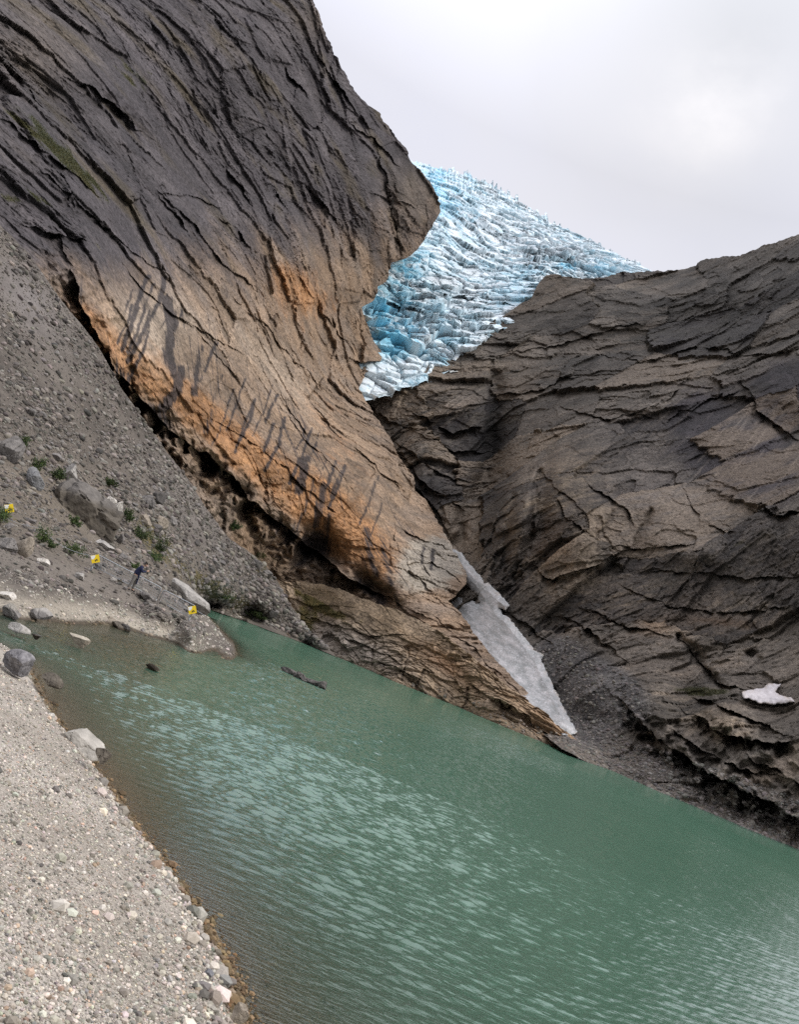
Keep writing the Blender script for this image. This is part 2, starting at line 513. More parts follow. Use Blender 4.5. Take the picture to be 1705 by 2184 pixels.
for pts_, dp, bl in [
        ([(0, 120), (40, 170), (78, 222)], 4, 14), ([(158, 170), (190, 186), (222, 205), (262, 245), (302, 282)], 6, 20),
        ([(205, 205), (240, 222), (280, 262)], 5, 16), ([(0, 250), (60, 300), (120, 350), (200, 410)], 4, 16),
        ([(515, 290), (540, 278), (562, 268), (588, 300)], 4, 12), ([(560, 395), (590, 402), (612, 440)], 6, 16),
        ([(650, 395), (690, 430), (722, 478)], 5, 14), ([(470, 345), (505, 390), (532, 430)], 4, 12),
        ([(595, 125), (640, 180), (655, 200)], 6, 14), ([(660, 95), (700, 150), (740, 215), (800, 290)], 5, 14),
        ([(740, 260), (800, 300), (850, 350)], 5, 14), ([(795, 410), (840, 425), (875, 440)], 5, 12),
        ([(800, 300), (822, 380), (845, 470), (858, 550)], 4, 10),
        ([(345, 425), (372, 455), (400, 500)], 4, 12), ([(480, 470), (510, 490), (530, 520)], 6, 14),
        ([(40, 330), (150, 425), (260, 520), (360, 590)], 3, 10), ([(60, 480), (130, 500), (190, 512)], 4, 12),
        ([(340, 408), (400, 470), (470, 560), (560, 630)], 3.2, 10), ([(345, 412), (400, 415), (470, 440)], 2, 10),
        ([(345, 655), (400, 690), (470, 730), (540, 770)], 2.6, 9), ([(260, 560), (330, 640), (420, 710), (520, 820)], 2.2, 8),
        ([(500, 640), (560, 690), (620, 760), (690, 830)], 3, 9), ([(590, 830), (620, 880), (660, 930)], 2.6, 9),
        ([(620, 560), (680, 650), (720, 710)], 3, 10), ([(690, 640), (730, 720), (770, 770)], 3.5, 10),
        ([(740, 760), (775, 775), (812, 770)], 9, 26), ([(430, 885), (560, 960), (650, 1040), (740, 1110)], 2.4, 10),
        ([(590, 860), (640, 925), (700, 985), (760, 1050)], 2.2, 9), ([(650, 840), (720, 920), (800, 990), (860, 1050)], 2.4, 9),
        ([(820, 1015), (850, 1030), (888, 1026)], 4, 14), ([(845, 1120), (880, 1140), (935, 1160), (985, 1175)], 2.5, 8),
        ([(860, 1205), (920, 1195), (960, 1225), (985, 1255)], 3, 9), ([(900, 1180), (905, 1215), (915, 1240)], 2, 5),
        ([(840, 1100), (850, 1170), (880, 1230), (950, 1290)], 2.5, 9),
        ([(860, 1300), (950, 1360), (1040, 1430), (1140, 1510)], 2.4, 9), ([(930, 1320), (1010, 1385), (1080, 1450), (1180, 1550)], 2.2, 7)]:
    dr += ledge(ju, jv, pts_, dp * .8, bl)
disp *= 1.25
dr += -9 * blob(uu, vv, 300, 690, 150, 80, 48) - 7 * blob(uu, vv, 640, 930, 200, 60, 44) - 6 * blob(uu, vv, 800, 1170, 90, 40, 55) + 7 * blob(uu, vv, 120, 230, 160, 30, 42) + 6 * blob(uu, vv, 260, 260, 90, 26, 45)
dr += -9 * blob(uu, vv, 520, 150, 120, 200, -25) - 9 * blob(uu, vv, 780, 400, 60, 130, -25) + 7 * blob(uu, vv, 640, 420, 30, 110, -30) + 6 * blob(uu, vv, 840, 480, 14, 90, -10) + 5 * blob(uu, vv, 700, 130, 26, 130, -35)
R2 = Rb + dr
Pc = pt(uu, vv, R2) + lean(Pb, Nb, .78) * disp[..., None]
# colour: cool grey wall above, ochre rock below, water stains that run straight down, shade painted into the hollows
hz = Pb[..., 0] * .55 + Pb[..., 1] * .83
n1 = fbm(np.stack([A / 18, B / 7, Cc / 18], -1), 4, 60)
n2 = fbm(np.stack([A / 5, B / 2.2, Cc / 5], -1), 4, 61)
col = mix3(C(.215, .150, .098), C(.175, .135, .102), sstep(n1, -.35, .4))
orange = np.clip(blob(uu, vv, 480, 930, 240, 48, 43) + blob(uu, vv, 740, 1120, 170, 60, 45) + .9 * blob(uu, vv, 230, 740, 130, 40, 52)
                 + .8 * blob(uu, vv, 640, 620, 90, 60, 45) + .5 * blob(uu, vv, 700, 900, 200, 60, 48), 0, 1)
col = mix3(col, C(.27, .138, .058), brk(orange, n1, n2, .25, .85) * .85)
col = mix3(col, C(.265, .235, .19), brk(1.1 * blob(uu, vv, 925, 1195, 60, 85, 60), n1, n2, .3, .6) * .9)
col = mix3(col, C(.28, .23, .175), np.clip(blob(uu, vv, 330, 690, 90, 70, 40) + .7 * blob(uu, vv, 600, 800, 160, 40, 45), 0, 1) * .75)
greyc = mix3(C(.058, .051, .053), C(.098, .086, .086), sstep(n1, -.3, .45))
greyc = mix3(greyc, C(.090, .072, .046), sstep(fbm(np.stack([A / 26, B / 9, Cc / 26], -1), 3, 66), .05, .4) * .8)
greyc = mix3(greyc, C(.150, .122, .098), np.clip(blob(uu, vv, 880, 420, 60, 50, 50) + .8 * blob(uu, vv, 700, 30, 40, 60, 60) + .6 * blob(uu, vv, 70, 110, 100, 80), 0, 1))
col = mix3(col, greyc, np.clip(cool + .75 * blob(uu, vv, 60, 360, 130, 60, 40) + .5 * blob(uu, vv, 240, 470, 130, 35, 42), 0, 1))
stain_shade = np.zeros(uu.shape)
su = uu + 3 * perlin(np.stack([uu / 14, vv / 14, uu * 0], -1), 71); sv = vv
for pts_, wd, am in [([(315, 590), (292, 650), (262, 745)], 5, 1), ([(350, 595), (340, 645), (300, 715), (275, 770)], 5, .9),
                     ([(355, 640), (368, 690), (355, 760), (370, 800)], 11, .85), ([(385, 790), (372, 840), (352, 870)], 11, .9),
                     ([(428, 740), (420, 790), (412, 840)], 8, .7), ([(450, 880), (438, 920)], 10, .6),
                     ([(652, 980), (640, 1045)], 10, .9), ([(690, 1040), (672, 1120)], 12, .7), ([(780, 1130), (800, 1230)], 9, .7),
                     ([(815, 1150), (835, 1250)], 8, .6), ([(700, 1100), (690, 1180)], 10, .6), ([(905, 1165), (898, 1205)], 3, .8),
                     ([(925, 1170), (920, 1215)], 4, .8), ([(470, 800), (460, 850)], 7, .5), ([(585, 700), (570, 760)], 6, .4)]:
    stain_shade = np.maximum(stain_shade, am * stroke(su, sv, pts_, wd * 1.35))
seep = np.random.default_rng(77)
for k in range(34):                                       # seeps: each starts at a joint high on the slab and runs straight down
    q = seep.uniform(0, 1); off = seep.uniform(-60, 45)
    s0 = np.array([290 + 560 * q + off * .7, 610 + 500 * q - off * .7]); ln = seep.uniform(50, 150) * (1.1 - .4 * q)
    s1 = s0 + np.array([-.30, .95]) * ln * .5 + seep.normal(0, 3, 2); s2 = s0 + np.array([-.36, .93]) * ln
    stain_shade = np.maximum(stain_shade, seep.uniform(.55, .95) * stroke(su, sv, [tuple(s0), tuple(s1), tuple(s2)], seep.uniform(2.2, 5.5)))
strk = fbm(np.stack([hz / 1.6, Pb[..., 2] / 26, hz * 0], -1), 3, 72)
strk2 = fbm(np.stack([hz / .9, Pb[..., 2] / 34, hz * 0 + 4], -1), 3, 73, .6); len_ = fbm(np.stack([hz / 2.4, Pb[..., 2] / 11, hz * 0 + 8], -1), 2, 74)
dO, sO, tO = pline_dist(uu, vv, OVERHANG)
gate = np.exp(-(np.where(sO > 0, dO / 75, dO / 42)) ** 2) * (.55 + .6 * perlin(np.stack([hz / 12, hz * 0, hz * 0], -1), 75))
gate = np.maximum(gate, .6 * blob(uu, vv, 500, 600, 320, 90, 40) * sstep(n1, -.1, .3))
stain_shade = np.maximum(stain_shade, np.clip(gate, 0, 1) * sstep(strk, .02, .25))
stain_shade = np.maximum(stain_shade, .80 * np.clip(blob(uu, vv, 420, 760, 170, 90, 45) + blob(uu, vv, 650, 1000, 190, 90, 45) + blob(uu, vv, 830, 1180, 80, 90, 50), 0, 1) * sstep(strk2, .06, .26) * sstep(len_, -.2, .1))
stain_shade = np.maximum(stain_shade, np.clip(1.1 * blob(uu, vv, 672, 1160, 40, 46, 60) + .9 * blob(uu, vv, 790, 1262, 60, 16, 38) + .8 * blob(uu, vv, 345, 885, 60, 20, 48) + .8 * blob(uu, vv, 455, 995, 60, 20, 42)
                                  + .7 * blob(uu, vv, 590, 1120, 60, 24, 40) + .8 * blob(uu, vv, 250, 790, 40, 20, 55), 0, 1) * .8)  # cave and overhang hollows blackened: painted shade along with wet rock
stain_shade = sstep(stain_shade + .20 * n2 + .75 * strk2, .38, .66)
col = mix3(col, C(.030, .026, .027), np.clip(stain_shade, 0, 1) * .9)
bands = fbm(np.stack([A / 40, B / .9, Cc / 40], -1), 3, 77)
col *= (1 + .35 * n2 + .12 * bands + .30 * fbm(np.stack([A / 60, B / 2.4, Cc / 60], -1), 3, 78) * (1 - .5 * cool) + .10 * k0 + .14 * k1 + .18 * k2 + .14 * k3 * (.3 + gate2) - .25 * np.exp(-(seam / .06) ** 2) * gate1 * gate2)[..., None].clip(.3, 1.8)
moss = (blob(uu, vv, 60, 270, 120, 22, 42) + blob(uu, vv, 170, 370, 110, 20, 42) + .8 * blob(uu, vv, 35, 420, 45, 14, 10) + .7 * blob(uu, vv, 290, 160, 70, 30, 50)
        + .5 * blob(uu, vv, 490, 740, 60, 7, 40) + .8 * blob(uu, vv, 560, 1190, 60, 18, 35) + .6 * blob(uu, vv, 100, 440, 160, 14, 42))
moss_m = sstep(.75 * moss + .9 * n2 + .6 * n1, .42, .8) * (moss > .12)
col = mix3(col, mix3(C(.045, .052, .018), C(.085, .070, .022), sstep(n1, -.2, .3)), moss_m * .85)
col = col * (1.16 - .26 * cool)[..., None]
CL = dict(u=uu, v=vv, P=Pc, moss=moss_m)
# the wall has a back: its free edge turns away from the lake
back = []
for k_, s_ in ((1.03, 3), (1.10, 8), (1.22, 16)):
    eb = (Pc[:, -1] - np.array([0, 0, CAM_H])) * k_ + np.array([0, 0, CAM_H])
    az, te = ray(ue[:, -1] - s_, vv[:, -1] + s_ * .3)
    rr = np.hypot(eb[:, 0], eb[:, 1])
    back.append(np.stack([rr * np.sin(az), rr * np.cos(az), CAM_H + rr * te], -1)[:, None])
Pall = np.concatenate([Pc] + back, 1)
call = np.concatenate([col] + [col[:, -1:]] * 3, 1)
M_CLIFF = rock_mat('cliff_rock', .85, 1.3, .85, 1.0, 1.6)
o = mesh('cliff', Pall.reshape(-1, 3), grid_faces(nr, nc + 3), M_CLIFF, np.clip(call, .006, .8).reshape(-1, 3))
structure(o)

# ---------------------------------------------------------------- rock bench above the water
nr, nc = 230, 560
ub = np.linspace(556, 1330, nc)[None, :] + np.zeros((nr, 1))
tb = np.linspace(0, 1, nr)[:, None]
vt = line(BENCH_TOP)(ub); vb_ = line(FAR_SHORE)(ub) + 14
vt = vt + 4 * perlin(np.stack([ub / 26, ub * 0, ub * 0], -1), 90) + 2 * perlin(np.stack([ub / 9, ub * 0, ub * 0], -1), 91)
vb2 = vt + (vb_ - vt) * tb
BENCH_R = [(560, 1215, 214), (592, 1242, 212), (720, 1256, 202), (850, 1303, 190), (960, 1365, 178), (1010, 1400, 170), (1130, 1500, 160), (1230, 1582, 154),
           (640, 1320, 205), (655, 1338, 202), (720, 1340, 192), (850, 1400, 176)] + [W(a, b, 1.003) for a, b in FAR_SHORE if 730 <= a <= 1310] + [W(556, 1338, 1.08), W(610, 1360, 1.06), W(661, 1378, 1.045), W(700, 1394, 1.03), W(1330, 1652, 1.0)]
Rb = tps(BENCH_R, ub, vb2)
Pb = pt(ub, vb2, Rb); Nb = grid_normals(Pb)
E1, E2, E3 = axes(BENCH_R, (700, 1300), (1000, 1440))
A, B, Cc = Pb @ E1, Pb @ E2, Pb @ E3
wob = 1.6 * fbm(np.stack([A / 12, B / 8, Cc / 12], -1), 3, 15)
jag = fbm(np.stack([A / 3, B / 2, Cc / 3], -1), 3, 39, .6); wob = .5 * wob + .7 * jag
f1, g1, k1 = facets((A + wob) / 14, (B + wob) / 5, 13, .35, .03, .8)
f2, g2, k2 = facets((A + wob) / 4.6, (B + wob) / 1.9, 14, .45)
f3, g3, k3 = facets(A / 1.6, B / .75, 16, .4)
top_smooth = 1 - .8 * sstep(vt + 85 - vb2, 0, 60) * sstep(ub, 560, 700) * sstep(980 - ub, 0, 120)
disp = 1.4 * fbm(np.stack([A / 18, B / 9, Cc / 18], -1), 3, 18) + top_smooth * (1.2 * f1 + .7 * f2 + .30 * f3 - .45 * np.exp(-(g1 / .03) ** 2) - .3 * np.exp(-(g2 / .05) ** 2) * (k1 > -.2) - .12 * np.exp(-(g3 / .08) ** 2) * (k1 > .2))
disp *= np.clip((vb_ - vb2) / 30, .25, 1) * 1.2
ju = ub + 5 * perlin(np.stack([ub / 20, vb2 / 20, ub * 0], -1), 25); jv = vb2 + 5 * perlin(np.stack([ub / 20, vb2 / 20, ub * 0 + 5], -1), 26)
dr = np.zeros(ub.shape)
for pts_, dp, bl in [([(650, 1310), (720, 1335), (790, 1355), (860, 1352)], 2, 9), ([(880, 1378), (930, 1372), (990, 1400), (1060, 1450)], -2.2, 26),
                     ([(890, 1385), (885, 1410), (930, 1445)], 2.2, 9), ([(700, 1350), (780, 1375), (870, 1420)], 1.8, 8),
                     ([(980, 1440), (1060, 1500), (1130, 1545)], 2, 8), ([(760, 1395), (840, 1420), (900, 1455)], 2, 8), ([(1060, 1500), (1120, 1530), (1200, 1580)], 2, 7)]:
    dr += ledge(ju, jv, pts_, dp, bl)
for pts_ in ([(872, 1380), (868, 1410), (858, 1445)], [(905, 1430), (885, 1470)], [(1000, 1470), (990, 1510)], [(800, 1375), (795, 1420)]):
    dr += groove(ju, jv, pts_, 1.6, 3)
Pn = pt(ub, vb2, Rb + dr) + lean(Pb, Nb, .6) * disp[..., None]
n1 = fbm(np.stack([A / 9, B / 4, Cc / 9], -1), 4, 80); n2 = fbm(np.stack([A / 2.5, B / 1.3, Cc / 2.5], -1), 4, 81)
col = mix3(C(.165, .120, .075), C(.205, .155, .105), sstep(n1, -.3, .4))
col = mix3(col, C(.19, .165, .14), np.clip(blob(ub, vb2, 770, 1385, 110, 35, 25) + .6 * blob(ub, vb2, 700, 1370, 70, 40, 30), 0, 1) * .8)
col = mix3(col, C(.185, .105, .055), np.clip(blob(ub, vb2, 960, 1420, 70, 22, 35) + .6 * blob(ub, vb2, 1180, 1560, 110, 20, 38), 0, 1) * .7)
mo = (.9 * blob(ub, vb2, 680, 1290, 80, 12, 30) + .9 * blob(ub, vb2, 650, 1335, 35, 14, 50) + .5 * blob(ub, vb2, 790, 1330, 80, 10, 20) + .5 * blob(ub, vb2, 1000, 1530, 90, 10, 22) + .7 * blob(ub, vb2, 660, 1310, 40, 20, 30))
bm = sstep(mo + .5 * n2, .45, .75)
col = mix3(col, mix3(C(.070, .062, .018), C(.11, .08, .025), sstep(n2, -.2, .3)), bm * .85)
wet = sstep(.5 - Pn[..., 2], 0, .5)
col = mix3(col, col * C(.5, .48, .45), wet)
bands = fbm(np.stack([A / 22, B / .7, Cc / 22], -1), 3, 87)
col *= 1.2 * (1 + .32 * n2 + .25 * bands + .14 * k1 + .20 * k2 + .14 * k3)[..., None].clip(.35, 1.8)
# rear of the bench dips behind its rounded top
rear = []
for k_, s_ in ((1.01, 2), (1.05, 10), (1.1, 26)):
    az, te = ray(ub[0], vb2[0] + s_); rr = np.hypot(Pn[0, :, 0], Pn[0, :, 1]) * k_
    rear.insert(0, np.stack([rr * np.sin(az), rr * np.cos(az), CAM_H + rr * te], -1)[None])
o = mesh('rock_bench', np.concatenate(rear + [Pn], 0).reshape(-1, 3), grid_faces(nr + 3, nc), rock_mat('bench_rock', .85, 1.8, .8, .9, 2.2),
         np.clip(np.concatenate([col[:1]] * 3 + [col], 0), .006, .8).reshape(-1, 3))
structure(o)
BENCH = dict(u=ub, v=vb2, P=Pn, moss=bm)

# ---------------------------------------------------------------- mountain slope on the right
RIM = [(740, 850), (768, 836), (776, 822), (790, 811), (820, 797), (850, 782), (870, 774), (900, 773), (940, 777), (965, 768), (985, 742), (985, 726), (1000, 716),
       (1045, 691), (1075, 671), (1110, 648), (1134, 636), (1150, 606), (1165, 590), (1185, 583), (1210, 592), (1250, 592), (1290, 590),
       (1320, 580), (1375, 577), (1420, 578), (1470, 570), (1500, 558), (1540, 550), (1580, 547), (1620, 530), (1660, 515), (1705, 498), (1800, 470), (1900, 440)]
SLOPE_R = [(740, 850, 372), (800, 810, 366), (870, 775, 372), (965, 768, 378), (1000, 716, 392), (1110, 646, 412), (1142, 604, 420), (1250, 592, 412), (1375, 577, 420),
           (1540, 550, 400), (1705, 498, 380), (1900, 440, 350), (900, 1000, 312), (860, 900, 345), (950, 1130, 285), (1050, 1250, 246), (1000, 850, 348), (1040, 1000, 316),
           (1100, 1050, 276), (1200, 1150, 240), (1250, 950, 286), (1400, 1000, 262), (1400, 1200, 222), (1600, 900, 276), (1705, 900, 262), (1600, 1200, 205), (1750, 1250, 185),
           (1500, 1400, 184), (1700, 1420, 168), (1640, 1490, 158), (1450, 1470, 170), (1400, 1500, 158), (1550, 1510, 150), (1720, 1530, 142), (1300, 1400, 190), (1180, 1400, 204),
           (1250, 1480, 176), (1120, 1320, 222), (1450, 1610, 146), (1600, 1660, 134), (1720, 1710, 125), (1500, 1700, 135), (1240, 1570, 162), (1080, 1430, 206), (1180, 1545, 172), (950, 1290, 262),
           (1860, 1600, 120), (1860, 1100, 190), (800, 1000, 340), (850, 1200, 300)] + [W(a, b, 1.0) for a, b in FAR_SHORE if a >= 1310] + [W(1200, 1610, 1.02)]
nr, nc = 700, 620
us = np.concatenate([np.linspace(742, 1720, 580), np.linspace(1726, 1860, 40)])[None, :] + np.zeros((nr, 1))
vt = line(RIM)(us)
vt = vt + 3.5 * perlin(np.stack([us / 20, us * 0, us * 0], -1), 92) + 2 * perlin(np.stack([us / 7, us * 0, us * 0], -1), 93)
vbot = np.interp(us, [742, 850, 950, 1080, 1200, 1310, 1860], [1150, 1260, 1380, 1500, 1600, 1655, 1900])
ts = np.linspace(0, 1, nr)[:, None]
ker = np.hanning(91); ker /= ker.sum()
vt_s = np.convolve(np.pad(vt[0], 45, mode='edge'), ker, 'valid')[None, :] + 0 * vt
vs = vt_s + (vbot - vt_s) * ts + (vt - vt_s) * (1 - sstep(ts, 0, .12))
Rb = tps(SLOPE_R, us, vs)
Pb = pt(us, vs, Rb); Nb = grid_normals(Pb)
for _ in range(3):
    Nb[1:-1, 1:-1] = (Nb[1:-1, 1:-1] * 2 + Nb[:-2, 1:-1] + Nb[2:, 1:-1] + Nb[1:-1, :-2] + Nb[1:-1, 2:]) / 6
E1, E2, E3 = axes(SLOPE_R, (1050, 1000), (1450, 860))
A, B, Cc = Pb @ E1, Pb @ E2, Pb @ E3
wob = 2.2 * fbm(np.stack([A / 30, B / 24, Cc / 30], -1), 2, 5 + 100)
Aw, Bw = A + wob, B + wob
gate1 = sstep(fbm(np.stack([A / 22, B / 16, Cc / 22], -1), 3, 133), -.25, .35)
gate2 = sstep(fbm(np.stack([A / 12, B / 9, Cc / 12], -1), 3, 134), -.2, .35)
jag = fbm(np.stack([A / 5, B / 4, Cc / 5], -1), 3, 138, .6)
Aj, Bj = Aw + 1.6 * jag, Bw + 1.2 * jag
f0, g0, k0 = facets((Aj + 2 * jag) / 36, (Bj + 2 * jag) / 30, 311, .1, .02, 1.2)
smooth_b = (k0 * 7.3) % 1.0
th = 1.0 * k0
Aj, Bj = Aj * np.cos(th) - Bj * np.sin(th), Aj * np.sin(th) + Bj * np.cos(th)
f1, g1, k1 = facets(Aj / 21 + .3 * Bj / 16, Bj / 16, 103, .2, .02, 1.1)
f2, g2, k2 = facets(Aj / 7.6 - .3 * Bj / 6, Bj / 6.2, 104, .2, .03, 1.1)
f3, g3, k3 = facets(Aj / 3.0 + .3 * Bj / 2.5, Bj / 2.5, 106, .15, .05, 1.2)
f4, g4, k4 = facets(Aj / 1.4, Bj / 1.1, 109, .1, .08, 1.2)
rid2 = fbm(np.stack([Aw / 3.0, B / 1.1, Cc / 3.0], -1), 4, 145, .65)
seam = perlin(np.stack([Aj / 24, Bj / 1.9, Cc / 24], -1), 146)
lowrough = .5 + .5 * fbm(np.stack([A / 26, B / 26, Cc / 26], -1), 2, 131)
smooth_r = np.clip(blob(us, vs, 1230, 1010, 130, 110) * .55 + blob(us, vs, 1400, 1060, 110, 70) * .6 + .7 * blob(us, vs, 1620, 960, 160, 110) + .5 * blob(us, vs, 1640, 820, 120, 60) + .35 * blob(us, vs, 1350, 660, 300, 60), 0, .8)
gul = np.clip(sstep(blob(us, vs, 1290, 1470, 130, 75, 30) + .7 * blob(us, vs, 1240, 1560, 70, 60, 30) + .6 * blob(us, vs, 1180, 1400, 60, 60), .4, .7), 0, 1)      # stony gully
rubble = np.clip(blob(us, vs, 1200, 1300, 170, 70, 25) + .8 * blob(us, vs, 1400, 1330, 180, 60, 10), 0, 1)
rgh = np.clip(.45 + lowrough, .4, 1.25) * (1 - smooth_r) * (1 - .45 * gul) * (.45 + .8 * smooth_b)
disp = 3.0 * fbm(np.stack([A / 45, B / 36, Cc / 45], -1), 3, 108) * np.clip((vbot - vs) / 120, .1, 1)
disp += rgh * .45 * rid2 + .14 * rid2
disp += (1 - .6 * gul) * (4.4 * f0 - .8 * np.exp(-(g0 / .010) ** 2) * gate2)
disp += rgh * (2.2 * f1 * (1 - .5 * rubble) + 1.7 * f2 * (.35 + gate1) + .7 * f3 * (.15 + gate2 + 1.1 * rubble) + .26 * f4 * (1 + 1.2 * rubble))
disp -= rgh * (.5 * np.exp(-(g1 / .022) ** 2) * gate2 + .35 * np.exp(-(g2 / .04) ** 2) * gate1 + .25 * np.exp(-(g3 / .07) ** 2) * gate2)
disp -= (.2 + rgh) * .26 * np.exp(-(seam / .05) ** 2) * gate1 * gate2
jn = perlin(np.stack([Aj / 8, Bj / 8, Cc * 0], -1), 142)
disp -= (.2 + rgh) * .5 * np.exp(-(jn / .025) ** 2) * gate2 * gate1
disp += gul * (.35 * fbm(np.stack([A / 1.3, B / 1.3, Cc / 1.3], -1), 3, 140))
disp *= np.clip((vbot - vs) / 26, .4, 1) * 1.3 * np.clip(facing(Pb, Nb) * 2.4, .35, 1)
ju = us + 10 * perlin(np.stack([us / 45, vs / 45, us * 0], -1), 121) + 5 * perlin(np.stack([us / 15, vs / 15, us * 0], -1), 122)
jv = vs + 10 * perlin(np.stack([us / 45, vs / 45, us * 0 + 5], -1), 123) + 5 * perlin(np.stack([us / 15, vs / 15, us * 0 + 5], -1), 124)
dr = -12 * blob(us, vs, 1220, 1080, 85, 120, 5) - 7 * blob(us, vs, 1105, 1110, 32, 90, 5) + 8 * blob(us, vs, 1155, 1090, 16, 90, 8) + 11 * blob(us, vs, 1045, 1000, 30, 160, 10) - 8 * blob(us, vs, 1400, 1060, 100, 60, 15)
dr += -6 * blob(us, vs, 1420, 1150, 70, 40) - 8 * blob(us, vs, 1560, 1380, 120, 60, 10) + 9 * blob(us, vs, 1660, 900, 120, 40, 25) + 6 * blob(us, vs, 1330, 900, 160, 30, 0) - 6 * blob(us, vs, 930, 830, 80, 40, 25) - 5 * blob(us, vs, 1400, 640, 260, 40, -8)
dr += 6 * blob(us, vs, 1500, 700, 200, 30, -12) - 6 * blob(us, vs, 1500, 1180, 60, 30) + 5 * blob(us, vs, 1180, 1330, 60, 40)
for pts_, dp, bl in [([(767, 853), (830, 899), (887, 916)], 7, 14), ([(870, 876), (972, 916), (1046, 910)], 8, 16), ([(887, 922), (972, 956), (1041, 962)], 5, 12),
                     ([(858, 973), (921, 1047), (990, 1085)], 8, 16), ([(840, 940), (920, 1000), (1010, 1030)], 4, 10), ([(860, 1010), (930, 1090), (960, 1140)], 8, 20),
                     ([(1189, 1064), (1206, 1104), (1257, 1144)], 4, 9), ([(1263, 1041), (1337, 1087), (1354, 1138)], 4, 8), ([(1150, 1015), (1200, 1050), (1240, 1085)], 3, 8),
                     ([(1143, 1212), (1178, 1237), (1246, 1218), (1326, 1178)], 7, 18), ([(1588, 819), (1622, 882), (1705, 939), (1790, 960)], 9, 18),
                     ([(1330, 880), (1420, 900), (1520, 850), (1600, 830)], 4, 12), ([(1200, 870), (1300, 900), (1400, 870), (1480, 800)], 3.5, 10),
                     ([(1260, 760), (1380, 770), (1480, 740), (1600, 760), (1705, 740)], 4, 12), ([(1080, 760), (1180, 740), (1300, 700), (1400, 690)], 3.5, 12),
                     ([(1050, 850), (1140, 830), (1240, 800)], 4, 12), ([(1457, 1361), (1491, 1400), (1531, 1452), (1590, 1470)], 7, 14),
                     ([(1380, 1215), (1480, 1220), (1600, 1230), (1705, 1220)], 3, 10), ([(1330, 1250), (1430, 1290), (1540, 1300), (1705, 1290)], 3, 10), ([(1240, 1290), (1330, 1330), (1420, 1350)], 4, 10),
                     ([(1060, 1290), (1120, 1330), (1180, 1380)], 4, 12), ([(1140, 1300), (1220, 1320), (1280, 1360), (1330, 1400)], 4, 10),
                     ([(1345, 1515), (1388, 1560), (1435, 1596), (1483, 1631), (1546, 1668), (1640, 1703), (1715, 1760)], 22, 34, ),
                     ([(1477, 1520), (1546, 1565), (1625, 1590), (1715, 1583)], 15, 22), ([(1477, 1484), (1530, 1497), (1609, 1534), (1660, 1560)], 6, 12),
                     ([(1440, 1560), (1500, 1600), (1580, 1640), (1660, 1650)], 6, 14), ([(1600, 1620), (1660, 1640), (1730, 1690)], 7, 16),
                     ([(1460, 1050), (1500, 1110), (1560, 1130)], 4, 10), ([(1600, 1080), (1660, 1100), (1720, 1090)], 5, 12), ([(1290, 1170), (1380, 1165), (1470, 1150)], 3, 9)]:
    dr += ledge(ju, jv, pts_, dp * .85, bl)
for pts_, dp, wd in [([(1058, 800), (1052, 887), (1041, 1001), (1010, 1060), (984, 1115), (975, 1150)], 9, 16), ([(1149, 1013), (1143, 1087), (1125, 1172), (1100, 1230)], 5, 8),
                     ([(1452, 1357), (1490, 1389), (1509, 1436), (1540, 1458)], 5, 9), ([(1100, 1060), (1085, 1130), (1075, 1200)], 3, 8), ([(1600, 1385), (1612, 1392)], 6, 9),
                     ([(1355, 1160), (1370, 1120), (1390, 1090)], 3, 6), ([(1310, 1090), (1290, 1130), (1270, 1150)], 2, 5)]:
    dr += groove(ju, jv, pts_, dp, wd)
Pn = pt(us, vs, Rb + dr) + lean(Pb, Nb, .75) * disp[..., None]
hz = Pb[..., 0] * .8 - Pb[..., 1] * .6
n1 = fbm(np.stack([A / 20, B / 12, Cc / 20], -1), 4, 160); n2 = fbm(np.stack([A / 4, B / 2.2, Cc / 4], -1), 4, 161)
col = mix3(C(.098, .084, .068), C(.15, .125, .10), sstep(n1, -.35, .4))
top = .95 * np.clip(blob(us, vs, 1400, 680, 340, 110, -8) + .9 * blob(us, vs, 1650, 640, 160, 110) + .5 * blob(us, vs, 1180, 800, 120, 90), 0, 1)
col = mix3(col, mix3(C(.052, .047, .040), C(.092, .082, .070), sstep(n1, -.3, .4)), top)
tan = np.clip(blob(us, vs, 1210, 1140, 85, 85) + .7 * blob(us, vs, 1110, 1120, 45, 80) + .55 * blob(us, vs, 1230, 1000, 110, 90) + .5 * blob(us, vs, 1300, 1260, 190, 60) + .5 * blob(us, vs, 1560, 1330, 180, 80) + .5 * blob(us, vs, 900, 860, 110, 70)
              + .6 * blob(us, vs, 1520, 1540, 170, 60, 30), 0, 1)
col = mix3(col, mix3(C(.20, .155, .105), C(.235, .185, .135), sstep(n1, -.3, .4)), brk(tan, n1, n2, .2, .8) * .85)
col = mix3(col, C(.165, .142, .125), np.clip(blob(us, vs, 1420, 1060, 130, 60) + .6 * blob(us, vs, 1350, 960, 90, 60) + .5 * blob(us, vs, 1420, 1150, 110, 40), 0, 1) * .7)
violet = np.clip(1.1 * blob(us, vs, 1600, 990, 150, 90, 10) + .8 * blob(us, vs, 1690, 840, 110, 80) + .7 * blob(us, vs, 1480, 880, 60, 60), 0, 1)
col = mix3(col, C(.044, .038, .043), brk(violet, n1, n2, .25, .7) * .85)
col = mix3(col, C(.205, .115, .05), np.clip(.9 * blob(us, vs, 1530, 1318, 70, 9, 5) + .5 * blob(us, vs, 1400, 1330, 40, 20) + .5 * blob(us, vs, 1180, 1160, 40, 60), 0, 1) * .7)
strk = fbm(np.stack([hz / 1.5, Pb[..., 2] / 30, hz * 0], -1), 3, 172)
gl = np.clip(1.1 * blob(us, vs, 950, 930, 110, 110) + blob(us, vs, 1560, 980, 180, 110) + .6 * blob(us, vs, 1380, 900, 120, 80), 0, 1)
